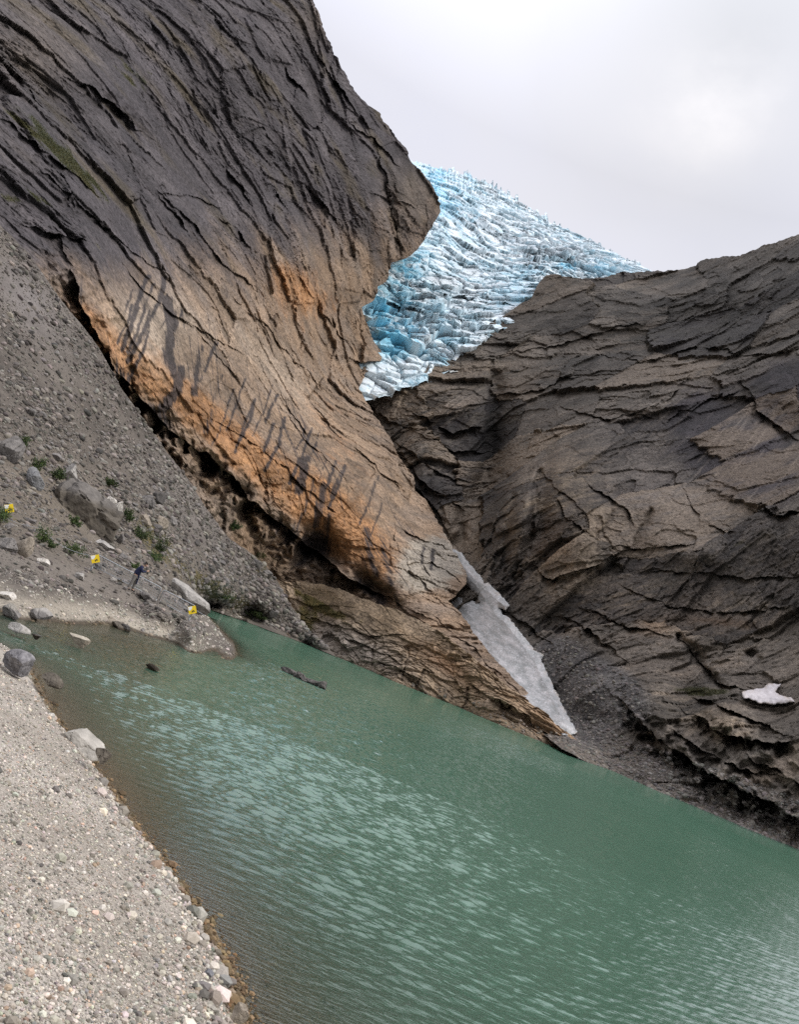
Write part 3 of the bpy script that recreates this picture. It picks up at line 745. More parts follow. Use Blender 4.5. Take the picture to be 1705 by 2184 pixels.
col = mix3(col, C(.235, .20, .165), gl * sstep(strk, .12, .32) * .75)
col = mix3(col, C(.040, .036, .034), np.clip(gl + .4 * blob(us, vs, 1300, 1250, 150, 60), 0, 1) * sstep(-strk, .05, .3) * .8)
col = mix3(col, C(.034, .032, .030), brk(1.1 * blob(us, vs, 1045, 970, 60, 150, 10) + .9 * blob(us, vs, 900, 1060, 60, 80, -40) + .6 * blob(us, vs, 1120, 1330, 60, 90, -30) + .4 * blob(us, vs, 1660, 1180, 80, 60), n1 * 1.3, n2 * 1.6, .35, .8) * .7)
col = mix3(col, mix3(C(.085, .080, .078), C(.16, .15, .14), sstep(n2, -.2, .4)), gul * .9)
col = mix3(col, C(.19, .16, .13), sstep(blob(us, vs, 1400, 1690, 200, 14, 23) * 1.2, .4, .9) * .6)
bands = fbm(np.stack([A / 26, B / 1.2, Cc / 26], -1), 3, 187)
col *= (1 + .36 * n2 + .10 * bands + .26 * k0 + .18 * k1 + .22 * k2 + .16 * k3 * (.3 + gate2) - .22 * np.exp(-(seam / .06) ** 2) * gate1 * gate2)[..., None].clip(.3, 1.85)
mo = (.95 * blob(us, vs, 1500, 1470, 80, 14, 5) + .5 * blob(us, vs, 1620, 1610, 60, 22, 20) + .5 * blob(us, vs, 1570, 1160, 120, 14, 8) + .6 * blob(us, vs, 1690, 1330, 40, 30) + .4 * blob(us, vs, 1330, 730, 200, 30, -10))
sm = sstep(mo + .5 * n2, .45, .8)
col = mix3(col, mix3(C(.040, .042, .016), C(.070, .062, .022), sstep(n1, -.2, .3)), sm * .8)
blk = sstep(k0, .35, .45) * sstep(n1 + .5 * n2, -.35, .1)
col = mix3(col, C(.225, .175, .125), blk * .6 * (1 - .8 * top))
col = mix3(col, C(.034, .031, .031), sstep(-k0, .35, .45) * sstep(n1 - .5 * n2, -.3, .15) * .55)
col = col * .92
rear = []
for k_, s_ in ((1.012, 2), (1.06, 6), (1.2, 20)):
    az, te = ray(us[0], vs[0] + s_); rr = np.hypot(Pn[0, :, 0], Pn[0, :, 1]) * k_
    rear.insert(0, np.stack([rr * np.sin(az), rr * np.cos(az), CAM_H + rr * te], -1)[None])
o = mesh('mountain_slope', np.concatenate(rear + [Pn], 0).reshape(-1, 3), grid_faces(nr + 3, nc), rock_mat('slope_rock', .85, 1.3, .85, 1.0, 1.6),
         np.clip(np.concatenate([col[:1]] * 3 + [col], 0), .006, .8).reshape(-1, 3))
structure(o)
SL = dict(u=us, v=vs, P=Pn, gul=gul, moss=sm)

# ---------------------------------------------------------------- glacier tongue
G_TOP = [(740, 330), (880, 345), (895, 350), (930, 360), (975, 372), (1010, 384), (1050, 398), (1080, 415), (1110, 435), (1145, 462), (1180, 478), (1230, 500), (1280, 525),
         (1320, 550), (1350, 558), (1376, 575), (1420, 600)]
G_BOT = [(740, 860), (800, 850), (900, 820), (990, 770), (1050, 720), (1130, 670), (1160, 625), (1420, 625)]
G_R = [(740, 860, 338), (768, 830, 342), (850, 780, 362), (950, 775, 368), (870, 710, 378), (1000, 700, 396), (780, 680, 372), (850, 600, 420), (1000, 600, 446), (1130, 640, 425), (1160, 600, 455),
       (940, 450, 520), (1100, 520, 560), (1250, 560, 575), (1376, 575, 610), (895, 352, 690), (740, 330, 690), (1000, 386, 690), (1110, 436, 690), (1250, 510, 670), (740, 600, 400), (1420, 600, 610), (1420, 625, 600)]
nr, nc = 420, 560
ug = np.linspace(742, 1410, nc)[None, :] + np.zeros((nr, 1))
vt = line(G_TOP)(ug)
spk = facets(ug / 17, ug * 0, 201)
teeth = np.clip(blob(ug, vt, 1050, 400, 90, 60) + blob(ug, vt, 1140, 460, 40, 40) * .8 + .45, 0, 1.2)
vt = vt - teeth * 20 * np.clip(facets(ug / 15, ug * 0 + .5, 207, 0, .02)[0] + .1, 0, 1) - 2.0 * teeth * (9 * np.clip(perlin(np.stack([ug / 9, ug * 0, ug * 0], -1), 203), 0, 1) + 14 * np.clip(perlin(np.stack([ug / 16, ug * 0, ug * 0], -1), 204) - .15, 0, 1) + 5 * np.abs(perlin(np.stack([ug / 4.5, ug * 0, ug * 0], -1), 205)))
vb_ = line(G_BOT)(ug); tg = np.linspace(0, 1, nr)[:, None]
vt_s = np.convolve(np.pad(vt[0], 45, mode='edge'), ker, 'valid')[None, :] + 0 * vt
vb_ = np.convolve(np.pad(vb_[0], 45, mode='edge'), ker, 'valid')[None, :] + 0 * vt
vg = vt_s + (vb_ - vt_s) * tg + (vt - vt_s) * (1 - sstep(tg, 0, .12))
Rb = tps(G_R, ug, vg); Pb = pt(ug, vg, Rb); Nb = grid_normals(Pb)
for _ in range(4):
    Nb[1:-1, 1:-1] = (Nb[1:-1, 1:-1] * 2 + Nb[:-2, 1:-1] + Nb[2:, 1:-1] + Nb[1:-1, :-2] + Nb[1:-1, 2:]) / 6
E1, E2, E3 = axes(G_R, (900, 520), (1150, 580))
A, B, Cc = Pb @ E1, Pb @ E2, Pb @ E3
wob = 9 * fbm(np.stack([A / 45, B / 45, Cc / 45], -1), 3, 210)
Aw, Bw = A + wob, B + 1.2 * wob
jag = fbm(np.stack([A / 6, B / 5, Cc / 6], -1), 3, 211, .6)
Aw, Bw = Aw + 2 * jag, Bw + 1.6 * jag
f0, g0, k0 = facets(Aw / 40, Bw / 24, 212, .3, .02, 1.0)
th = .5 * k0
Aw, Bw = Aw * np.cos(th) - Bw * np.sin(th), Aw * np.sin(th) + Bw * np.cos(th)
f1, g1, k1 = facets(Aw / 19 + .4 * Bw / 13, Bw / 13, 213, .3, .02, 1.3)
f2, g2, k2 = facets(Aw / 8 - .4 * Bw / 7.5, Bw / 7.5, 214, .35, .03, 1.3)
f3, g3, k3 = facets(Aw / 3.0, B / 2.8, 216, .3, .06, 1.3)
ser = fbm(np.stack([Aw / 7, Bw / 5.5, Cc / 9], -1), 3, 217, .55, True)
crev = np.sin((Bw + 6 * fbm(np.stack([A / 20, B / 20, Cc / 20], -1), 2, 219)) / 3.1)
icefall = np.clip(.36 + .8 * blob(ug, vg, 880, 700, 150, 90) + .5 * blob(ug, vg, 1050, 410, 200, 60, 25) + .5 * blob(ug, vg, 1230, 560, 150, 40) - .2 * blob(ug, vg, 1050, 480, 120, 60), .35, 1.3)
disp = 3.5 * fbm(np.stack([A / 40, B / 30, Cc / 40], -1), 2, 220) + icefall * (3.5 * f0 - 3 * np.exp(-(g0 / .03) ** 2) + 5.8 * f1 + 3.2 * f2 + .8 * f3 + .5 * ser - 4.2 * np.exp(-(g1 / .05) ** 2) - 1.6 * np.exp(-(g2 / .06) ** 2)) + 1.6 * crev * blob(ug, vg, 1060, 510, 170, 90, 20)
disp = np.maximum(disp, -12) * (.55 + .75 * sstep(tg, 0.0, .25) * 1.0) * .85
up = np.array([0, 0, 1.0])
Dn = lean(Pb, Nb, .65) * .9 + up * .28
Pn = Pb + Dn * disp[..., None]
lob = 6 * ledge(ug + 4 * perlin(np.stack([ug / 20, vg / 20, ug * 0], -1), 221), vg, [(775, 650), (830, 640), (880, 660), (960, 690), (1040, 690)], 1, 30, 40, .6)
for pts_, dp, bl in [([(880, 640), (950, 625), (1030, 640), (1090, 650)], 4, 14), ([(830, 590), (880, 600), (960, 610)], 4, 12), ([(960, 480), (1040, 490), (1120, 520)], 4, 12), ([(1120, 560), (1170, 545), (1250, 560)], 6, 18)]:
    lob = lob + ledge(ug, vg + 5 * perlin(np.stack([ug / 16, vg / 16, ug * 0], -1), 222), pts_, dp, bl)
dirv = Pb - np.array([0, 0, CAM_H]); dirv /= np.linalg.norm(dirv, axis=-1, keepdims=True)
Pn = Pn + dirv * lob[..., None]
n1 = fbm(np.stack([A / 16, B / 11, Cc / 16], -1), 4, 230); n2 = fbm(np.stack([A / 3.2, B / 2.4, Cc / 3.2], -1), 4, 231)
white_i = C(.70, .77, .80); blue_i = C(.20, .56, .74); dirt = C(.36, .39, .41)
col = mix3(white_i, C(.46, .66, .74), sstep(n1, -.2, .4))
bl_ = np.clip(1.15 * blob(ug, vg, 850, 715, 85, 55, 10) + .8 * blob(ug, vg, 930, 390, 30, 55, -10) + .7 * blob(ug, vg, 850, 585, 45, 40, -30) + .6 * blob(ug, vg, 830, 660, 40, 30) + .6 * blob(ug, vg, 1230, 575, 110, 12) + .5 * blob(ug, vg, 960, 440, 60, 60) + .35 * blob(ug, vg, 1100, 620, 60, 30)
              + .7 * blob(ug, vg, 890, 560, 25, 40, 30), 0, 1)
col = mix3(col, blue_i, np.clip(bl_ * sstep(n1 + .6 * n2, -.45, .3) + .35 * sstep(n2, .15, .5), 0, 1))
dd = np.clip(.9 * blob(ug, vg, 1070, 500, 170, 60, 22) + .8 * blob(ug, vg, 1180, 540, 120, 35, 25) + .4 * blob(ug, vg, 1000, 640, 120, 50) + .5 * blob(ug, vg, 1000, 590, 100, 40), 0, 1)
col = mix3(col, dirt, dd * sstep(n1 - .8 * n2 + .3 * crev, -.25, .4) * .8)
col *= (1 + .10 * n2)[..., None]
M_ICE = rock_mat('glacier_ice', .5, .9, .10, .12, 1.2, .35)
rear = []
for k_, s_ in ((1.01, 1), (1.05, 6), (1.15, 20)):
    az, te = ray(ug[0], vg[0] + s_); rr = np.hypot(Pn[0, :, 0], Pn[0, :, 1]) * k_
    rear.insert(0, np.stack([rr * np.sin(az), rr * np.cos(az), CAM_H + rr * te], -1)[None])
o = mesh('glacier', np.concatenate(rear + [Pn], 0).reshape(-1, 3), grid_faces(nr + 3, nc), M_ICE, np.clip(np.concatenate([col[:1]] * 3 + [col], 0), .02, .9).reshape(-1, 3))
tag(o, 'blue white glacier tongue with jagged seracs spilling down between the cliff and the dark slope', 'glacier')

# ---------------------------------------------------------------- talus and spit (left ground)
SPIT_SHORE = [(-420, 1190), (-160, 1248), (0, 1305), (100, 1323), (230, 1331), (300, 1350), (380, 1373), (450, 1386), (505, 1396)]
LAND_R = [(-420, 100, 94), (-420, 500, 82), (-420, 800, 62), (-420, 1080, 36), (-160, 330, 106), (0, 480, 118), (60, 540, 120), (130, 640, 122), (210, 740, 127), (310, 900, 138), (360, 970, 145), (400, 1020, 152), (440, 1085, 162),
          (490, 1150, 182), (520, 1168, 190), (560, 1198, 197), (592, 1240, 200), (620, 1290, 197), (651, 1335, 193),
          (0, 700, 95), (150, 850, 97), (0, 940, 71), (-160, 700, 82), (-160, 940, 60), (150, 1050, 74), (300, 1080, 92), (230, 1130, 74), (400, 1180, 108), (330, 1170, 86), (450, 1250, 125), (370, 1240, 82),
          (18, 1112, 50), (100, 1160, 49.5), (203, 1222, 49.5), (270, 1255, 48), (345, 1285, 49), (410, 1325, 50.5), (-160, 1060, 48), (-160, 1150, 37),
          (380, 1350, 45.5), (380, 1330, 48.3), (380, 1310, 49.5), (300, 1330, 44.5), (300, 1310, 46), (300, 1290, 47.3), (230, 1310, 42.5), (230, 1290, 44), (230, 1270, 45.5),
          (150, 1290, 37), (150, 1260, 40), (150, 1230, 44), (60, 1280, 32), (60, 1240, 35.5), (60, 1200, 41), (450, 1365, 53.5), (440, 1340, 58), (0, 1180, 40), (-80, 1200, 35),
          (540, 1260, 186), (560, 1290, 183), (520, 1230, 180), (600, 1310, 189), (490, 1200, 168), (500, 1280, 166), (470, 1270, 150), (640, 1350, 190), (680, 1374, 186)]
LAND_R += [W(a, b) for a, b in SPIT_SHORE] + [W(a, b + 22, 1.06) for a, b in SPIT_SHORE] + [W(500, 1372, 1.0), W(478, 1350, 1.0), W(458, 1330, 1.0), W(446, 1316, 1.0)]
LAND_R += [W(a, b) for a, b in FAR_SHORE if 440 <= a <= 722]
nr, nc = 640, 480
ul = np.concatenate([np.linspace(-420, -24, 60), np.linspace(-20, 722, 420)])[None, :] + np.zeros((nr, 1))
vt = line(TALUS_EDGE)(ul)
vt = vt + 3 * perlin(np.stack([ul / 18, ul * 0, ul * 0], -1), 300) + 2 * perlin(np.stack([ul / 6, ul * 0, ul * 0], -1), 301)
vb_ = line([(-420, 1210), (-160, 1262), (0, 1322), (100, 1340), (230, 1348), (300, 1366), (380, 1390), (450, 1403), (505, 1412), (516, 1398), (528, 1342), (560, 1349), (640, 1378), (722, 1420)])(ul)
tl = np.linspace(0, 1, nr)[:, None]
vl = vt + (vb_ - vt) * tl
Rl = tps(LAND_R, ul, vl)
strip = (vl > line(FAR_SHORE)(ul)) & (ul > np.interp(vl, [1297, 1316, 1330, 1350, 1372, 1396, 1430], [440, 446, 458, 478, 500, 506, 512]))
Rl = np.where(strip, rwater(ul, vl, -.5), Rl)
Pb = pt(ul, vl, Rl)
X, Y, Z = Pb[..., 0], Pb[..., 1], Pb[..., 2]
rr_ = np.hypot(X, Y)
rs_ = np.linalg.norm(np.gradient(Pb, axis=0), axis=-1)
bump = .9 * fbm(np.stack([X / 14, Y / 14, X * 0], -1), 3, 310) * sstep(Z, 1.5, 8) * sstep(14 / rs_, 3, 8) + .45 * sstep(3.2 / rs_, 2, 5) * fbm(np.stack([X / 3.2, Y / 3.2, Z / 3.2], -1), 4, 311) * sstep(Z, .6, 4) + .10 * sstep(.8 / rs_, 1.5, 4) * fbm(np.stack([X / .8, Y / .8, Z / .8], -1), 3, 312) * sstep(Z, -.05, .6)
talus_fade = np.clip((vl - vt) / 25, .15, 1)
Pn = Pb.copy(); Pn[..., 2] += bump * talus_fade
n1 = fbm(np.stack([X / 9, Y / 9, Z / 5], -1), 4, 320); n2 = fbm(np.stack([X / 1.5, Y / 1.5, Z / 1.5], -1), 4, 321)
col = mix3(C(.084, .072, .060), C(.125, .108, .090), sstep(n1, -.3, .4))
col = mix3(col, C(.205, .185, .175), np.clip(.9 * blob(ul, vl, 60, 640, 110, 50, 48) + .6 * blob(ul, vl, 430, 1110, 140, 40, 50), 0, 1) * .7)
col = mix3(col, C(.175, .145, .105), np.clip(blob(ul, vl, 120, 1080, 200, 110, 25) + .5 * blob(ul, vl, 380, 1230, 100, 60, 30), 0, 1) * .5)
path = np.clip(blob(ul, vl, 150, 1225, 260, 22, 22) + .8 * blob(ul, vl, -20, 1190, 120, 26, 15), 0, 1)
col = mix3(col, C(.16, .14, .118), path * .7)
silt = np.clip(sstep(1 - Z / .75, 0, .6) * sstep(470 - ul, 0, 120) * (.8 + .6 * n1), 0, 1) * (vl > 1180)
col = mix3(col, C(.36, .32, .255), silt * .85)
wetm = sstep(.13 - Z - .08 * n2, 0, .1)
col = mix3(col, C(.070, .055, .038), wetm)
mo = (.95 * blob(ul, vl, 500, 1285, 85, 22, 28) + .8 * blob(ul, vl, 440, 1245, 60, 20, 30) + .7 * blob(ul, vl, 320, 1130, 60, 30, 35) + .6 * blob(ul, vl, 560, 1210, 40, 30, 30) + .6 * blob(ul, vl, 500, 1140, 30, 14, 45) + .5 * blob(ul, vl, 15, 1110, 40, 40) + .5 * blob(ul, vl, 100, 990, 60, 30, 30) + .6 * blob(ul, vl, 350, 1180, 60, 22, 40))
lm = sstep(mo + .6 * n2 + .4 * n1, .4, .75) * (mo > .1)
col = mix3(col, mix3(C(.055, .055, .018), C(.10, .078, .026), sstep(n1 + n2, -.3, .3)), lm * .8)
col *= (1 + .35 * n2)[..., None].clip(.5, 1.6)
o = mesh('scree_slope', Pn.reshape(-1, 3), grid_faces(nr, nc), rock_mat('scree_ground', .95, 6, .45, .6, 5), np.clip(col, .006, .8).reshape(-1, 3))
structure(o)
LD = dict(u=ul, v=vl, P=Pn, moss=lm, path=path, silt=silt)

# ---------------------------------------------------------------- gravel beach and lake bed (one sheet)
NEAR_SHORE = [(-200, 1340), (-60, 1360), (20, 1388), (62, 1420), (75, 1445), (105, 1500), (134, 1550), (180, 1605), (214, 1645), (248, 1692), (298, 1765), (350, 1835), (420, 1925), (470, 2005), (518, 2100), (535, 2184), (560, 2330)]
sh = np.array([pt(a, b, float(rwater(a, b)))[:2] for a, b in NEAR_SHORE])
d0 = sh[-1] - sh[-2]; d0 /= np.linalg.norm(d0)
sh = np.vstack([np.array([[-34.0, -6.0], [-26.0, 8.0], [-15.0, 15.5]]), sh, sh[-1] + d0 * 3, sh[-1] + d0 * 3 + np.array([14.0, -9.0])])
sp = np.array([pt(a, b, float(rwater(a, b)))[:2] for a, b in SPIT_SHORE + [(500, 1372), (478, 1350), (458, 1330), (446, 1316)]])


def shore_sd(x, y):
    """signed distance to the near waterline, + on the beach"""
    d, s, _ = pline_dist(x, y, sh)
    return d * np.where(s < 0, 1, -1)


def beach_z(x, y):
    s = shore_sd(x, y)
    n = .035 * fbm(np.stack([x / .9, y / .9, x * 0], -1), 3, 340) + .10 * fbm(np.stack([x / 3.1, y / 3.1, x * 0], -1), 2, 341)
    berm = .05 * np.exp(-((s - .5) / .25) ** 2)
    land = .36 * s - .020 * s * s
    land = np.where(s > 6, .36 * 6 - .72 + .12 * (s - 6), land) + berm
    dsp, _, _ = pline_dist(x, y, sp)
    bed = -np.minimum(np.minimum(.14 * np.abs(s), (.035 + .25 * sstep(np.arctan2(x, y), -.21, -.10)) * dsp + .01), 3.5)
    return np.where(s > 0, land + n * np.clip(s * 2, 0, 1), bed + .6 * n * np.clip(-s * 1.5, 0, 1))


nr, nc = 700, 640
azb = np.concatenate([np.linspace(math.radians(-100), math.radians(-46.5), 80), np.linspace(math.radians(-46), math.radians(40), 560)])[None, :] + np.zeros((nr, 1))
lr = np.linspace(math.log(1.2), math.log(290), nr)[:, None] + np.zeros((1, nc))
rb = np.exp(lr)
X, Y = rb * np.sin(azb), rb * np.cos(azb)
sdb = shore_sd(X, Y); Z = beach_z(X, Y)
n1 = fbm(np.stack([X / 1.8, Y / 1.8, X * 0], -1), 4, 350); n2 = fbm(np.stack([X / .12, Y / .12, X * 0], -1), 3, 351)
col = mix3(C(.27, .240, .20), C(.36, .325, .28), sstep(n1, -.3, .4)) * (1 + .3 * n2)[..., None]
col = mix3(col, C(.125, .095, .060), sstep(.30 - sdb + .20 * n1, 0, .16))
col = mix3(col, C(.105, .085, .052), sstep(-sdb, .2, 1.2))
o = mesh('gravel_beach', np.stack([X, Y, Z], -1).reshape(-1, 3), grid_faces(nr, nc)[:, ::-1], rock_mat('beach_ground', .95, 45, .8, .9, 40), np.clip(col, .006, .8).reshape(-1, 3))
structure(o)

# ---------------------------------------------------------------- lake
rows = np.concatenate([np.arange(4.2, 12, .022), np.arange(12, 25, .05), np.arange(25, 60, .115), np.arange(60, 90, .22), np.geomspace(90, 330, 240)])
nr, nc = len(rows), 1160
azw = np.concatenate([np.linspace(math.radians(-80), math.radians(-44.5), 40), np.linspace(math.radians(-44), math.radians(41), 1120)])[None, :] + np.zeros((nr, 1))
rw = rows[:, None] + np.zeros((1, nc))
X, Y = rw * np.sin(azw), rw * np.cos(azw)
wr = np.random.default_rng(5)
H = np.zeros(X.shape); HX = np.zeros(X.shape); HY = np.zeros(X.shape)
wind = math.radians(-80)                                   # waves run across, towards the viewer
gust = (.85 + .55 * fbm(np.stack([X / 6, Y / 12, X * 0], -1), 5, 360, .65)) * (1 - .55 * sstep(X / rw, .0, .45))
for k in range(64):
    lam = float(np.exp(wr.uniform(math.log(.08), math.log(.48))))
    th = wind + wr.normal(0, .45)
    kk = 2 * math.pi / lam; amp = .0104 * lam * wr.uniform(.5, 1.3)
    ph = kk * (X * math.cos(th) + Y * math.sin(th)) + wr.uniform(0, 6.28)
    vis = np.clip(lam / (1.6 * np.maximum(np.gradient(rows), rows * .0013))[:, None] - .3, 0, 1)
    s_ = np.sin(ph) * amp * vis; c_ = np.cos(ph) * amp * vis
    H += s_; HX += .8 * math.cos(th) * c_; HY += .8 * math.sin(th) * c_
dsh = np.minimum(np.abs(shore_sd(X, Y)), pline_dist(X, Y, sp)[0])
calm = gust.clip(.2, 1.5) * (.62 + .38 * sstep(rw, 8, 16)) * sstep(dsh, 0.0, 2.5)
Zw = H * calm
dep = -np.minimum(beach_z(X, Y), 0)
far_d = np.ones(X.shape) * 3
Pw = np.stack([X + HX * calm, Y + HY * calm, Zw], -1)
m = bpy.data.materials.new('lake_water'); m.use_nodes = True
t = m.node_tree; t.nodes.remove(t.nodes['Principled BSDF']); mo_ = t.nodes['Material Output']
dat = N(t, 'ShaderNodeAttribute', attribute_name='depth')
k1 = N(t, 'ShaderNodeMath', operation='MULTIPLY'); L(t, dat.outputs['Fac'], k1.inputs[0]); k1.inputs[1].default_value = -3.2
k2_ = N(t, 'ShaderNodeMath', operation='EXPONENT'); L(t, k1.outputs[0], k2_.inputs[0])      # clearness of the silty water
tco = N(t, 'ShaderNodeTexCoord')
wn = N(t, 'ShaderNodeTexNoise'); wn.inputs['Scale'].default_value = 11; wn.inputs['Detail'].default_value = 4
mp = N(t, 'ShaderNodeMapping'); mp.inputs['Scale'].default_value = (.55, 1.5, 1); mp.inputs['Rotation'].default_value = (0, 0, math.radians(8))
L(t, tco.outputs['Object'], mp.inputs['Vector']); L(t, mp.outputs[0], wn.inputs['Vector'])
bp = N(t, 'ShaderNodeBump'); bp.inputs['Strength'].default_value = .45; bp.inputs['Distance'].default_value = .03
L(t, wn.outputs['Fac'], bp.inputs['Height'])
big = N(t, 'ShaderNodeTexNoise'); big.inputs['Scale'].default_value = .05; big.inputs['Detail'].default_value = 3
L(t, tco.outputs['Object'], big.inputs['Vector'])
rampc = N(t, 'ShaderNodeValToRGB'); rampc.color_ramp.elements[0].position = .35; rampc.color_ramp.elements[1].position = .65
rampc.color_ramp.elements[0].color = (.072, .158, .104, 1); rampc.color_ramp.elements[1].color = (.082, .176, .118, 1)
L(t, big.outputs['Fac'], rampc.inputs[0])
dif = N(t, 'ShaderNodeBsdfDiffuse'); L(t, rampc.outputs[0], dif.inputs['Color'])
trn = N(t, 'ShaderNodeBsdfTransparent'); trn.inputs['Color'].default_value = (.86, .90, .84, 1)
ms = N(t, 'ShaderNodeMixShader'); L(t, k2_.outputs[0], ms.inputs[0]); L(t, dif.outputs[0], ms.inputs[1]); L(t, trn.outputs[0], ms.inputs[2])
gl = N(t, 'ShaderNodeBsdfGlossy'); gl.inputs['Roughness'].default_value = .03; L(t, bp.outputs[0], gl.inputs['Normal'])
fr = N(t, 'ShaderNodeFresnel'); fr.inputs['IOR'].default_value = 1.4; L(t, bp.outputs[0], fr.inputs['Normal'])
ms2 = N(t, 'ShaderNodeMixShader'); frk = N(t, 'ShaderNodeMath', operation='MULTIPLY'); L(t, fr.outputs[0], frk.inputs[0]); frk.inputs[1].default_value = 2.6
frc = N(t, 'ShaderNodeMath', operation='MINIMUM'); L(t, frk.outputs[0], frc.inputs[0]); frc.inputs[1].default_value = .58      # silt and ripples hide the rest of the mirror
L(t, frc.outputs[0], ms2.inputs[0]); L(t, ms.outputs[0], ms2.inputs[1]); L(t, gl.outputs[0], ms2.inputs[2])
L(t, ms2.outputs[0], mo_.inputs['Surface'])
o = mesh('lake', Pw.reshape(-1, 3), grid_faces(nr, nc)[:, ::-1], m, None, True, extra={'depth': dep})
structure(o)

# ================================================================ things
def ico(sub):
    bm = bmesh.new(); bmesh.ops.create_icosphere(bm, subdivisions=sub, radius=1.0)
    V = np.array([v.co[:] for v in bm.verts]); F = np.array([[v.index for v in f.verts] for f in bm.faces]); bm.free()
    return V, F


ICO1, ICO2, ICO3, ICO4 = ico(1), ico(2), ico(3), ico(5)


def rand_rot(n, rng):
    q = rng.normal(size=(n, 4)); q /= np.linalg.norm(q, axis=1, keepdims=True)
    a, b, c, d = q.T
    return np.stack([np.stack([1 - 2 * (c * c + d * d), 2 * (b * c - a * d), 2 * (b * d + a * c)], -1),
                     np.stack([2 * (b * c + a * d), 1 - 2 * (b * b + d * d), 2 * (c * d - a * b)], -1),
                     np.stack([2 * (b * d - a * c), 2 * (c * d + a * b), 1 - 2 * (b * b + c * c)], -1)], 1)


def stones(name, cen, size, colr, mat, rng, base=ICO2, planes=6, flat=.75, cut=.62):
    """many loose stones, each broken by its own planes"""
    V0, F0_ = base; n, k = len(cen), len(V0)
    V = np.repeat(V0[None], n, 0)
    for _ in range(planes):
        nn = rng.normal(size=(n, 3)); nn /= np.linalg.norm(nn, axis=1, keepdims=True)
        d = rng.uniform(cut, 1.0, (n, 1))
        ex = np.maximum(np.einsum('nkc,nc->nk', V, nn) - d, 0)
        V = V - ex[..., None] * nn[:, None]
    V = V * rng.uniform(.65, 1.25, (n, 1, 3))
    V = np.einsum('nkc,ndc->nkd', V, rand_rot(n, rng)) * np.array([1, 1, flat])
    V = V * size[:, None, None] + cen[:, None]
    F = (F0_[None] + (np.arange(n) * k)[:, None, None]).reshape(-1, 3)
    return mesh(name, V.reshape(-1, 3), F, mat, np.repeat(colr[:, None], k, 1).reshape(-1, 3))


def pick(D, n, rng, weight=None):
    """points spread over a built surface"""
    P = D['P']; nr_, nc_ = P.shape[:2]
    if weight is None:
        i, j = rng.integers(0, nr_ - 1, n), rng.integers(0, nc_ - 1, n)
    else:
        w_ = weight[:-1, :-1].ravel(); w_ = w_ / w_.sum()
        k = rng.choice(len(w_), n, p=w_); i, j = k // (nc_ - 1), k % (nc_ - 1)
    a, b = rng.uniform(0, 1, (2, n, 1))
    p = (P[i, j] * (1 - a) + P[i + 1, j] * a) * (1 - b) + (P[i, j + 1] * (1 - a) + P[i + 1, j + 1] * a) * b
    return p, i, j


def ground_r(u, v, D=LD):
    k = np.argmin((D['u'] - u) ** 2 + (D['v'] - v) ** 2)
    p = D['P'].reshape(-1, 3)[k]
    return float(np.hypot(p[0], p[1]))


M_STONE = rock_mat('loose_stone', .9, 9, .3, .4, 8)
M_GRAVEL = rock_mat('gravel_stone', .9, 60, .25, .2, 50)
M_BOULD = rock_mat('boulder_rock', .88, 5, .4, .5, 5)
M_BOULD_BIG = rock_mat('big_boulder_rock', .88, 1.6, .45, .6, 1.8)


def stone_cols(n, rng, lo, hi, warm=.3):
    t = rng.uniform(0, 1, (n, 1)) ** 1.3
    c = C(*lo) + (C(*hi) - C(*lo)) * t
    tint = rng.normal(0, .028, (n, 3)); tint[:, 0] += warm * .1 * rng.uniform(-1, 1, n); tint[:, 2] -= warm * .12 * rng.uniform(-.3, 1, n)
    return np.clip(c * (1 + tint), .02, .8)


rng = np.random.default_rng(21)
# scree stones
wt = np.where((LD['v'] - np.array(LD['v'][:1])) > 3, 1.0, .0) * (LD['P'][..., 2] > .75) * (1 - .75 * np.clip(LD['path'], 0, 1)) * (.25 + 1.2 * sstep(fbm(np.stack([LD['P'][..., 0] / 9, LD['P'][..., 1] / 9, LD['P'][..., 2] / 9], -1), 3, 401), -.3, .4))
n = 46000
p, i, j = pick(LD, n, rng, wt)
rr = np.hypot(p[:, 0], p[:, 1])
px = np.clip(1.9 * rng.pareto(2.1, n) + 1.3, 1.3, 12)
sz = px * rr / FOC * .62
p[:, 2] += sz * .15
structure(stones('scree_stones', p, sz, stone_cols(n, rng, (.055, .049, .043), (.27, .243, .213)), M_STONE, rng), 'stuff')
# cobbles of the spit
wt = (LD['P'][..., 2] > -.12) * (LD['P'][..., 2] < .95) * (LD['v'] > 1150) * (LD['u'] < 520) * (.2 + sstep(fbm(np.stack([LD['u'] / 40, LD['v'] / 14, LD['u'] * 0], -1), 3, 402), -.1, .4))
n = 5200
p, i, j = pick(LD, n, rng, wt)
rr = np.hypot(p[:, 0], p[:, 1]); px = np.clip(1.6 * rng.pareto(2.4, n) + 1.2, 1.2, 7)
sz = px * rr / FOC * .6
c = stone_cols(n, rng, (.16, .145, .12), (.52, .48, .41)); wetk = sstep(.12 - p[:, 2], 0, .1)[:, None]
c = c * (1 - wetk) + c * C(.38, .32, .25) * wetk
p[:, 2] += sz * .12
structure(stones('spit_stones', p, sz, c, M_STONE, rng), 'stuff')
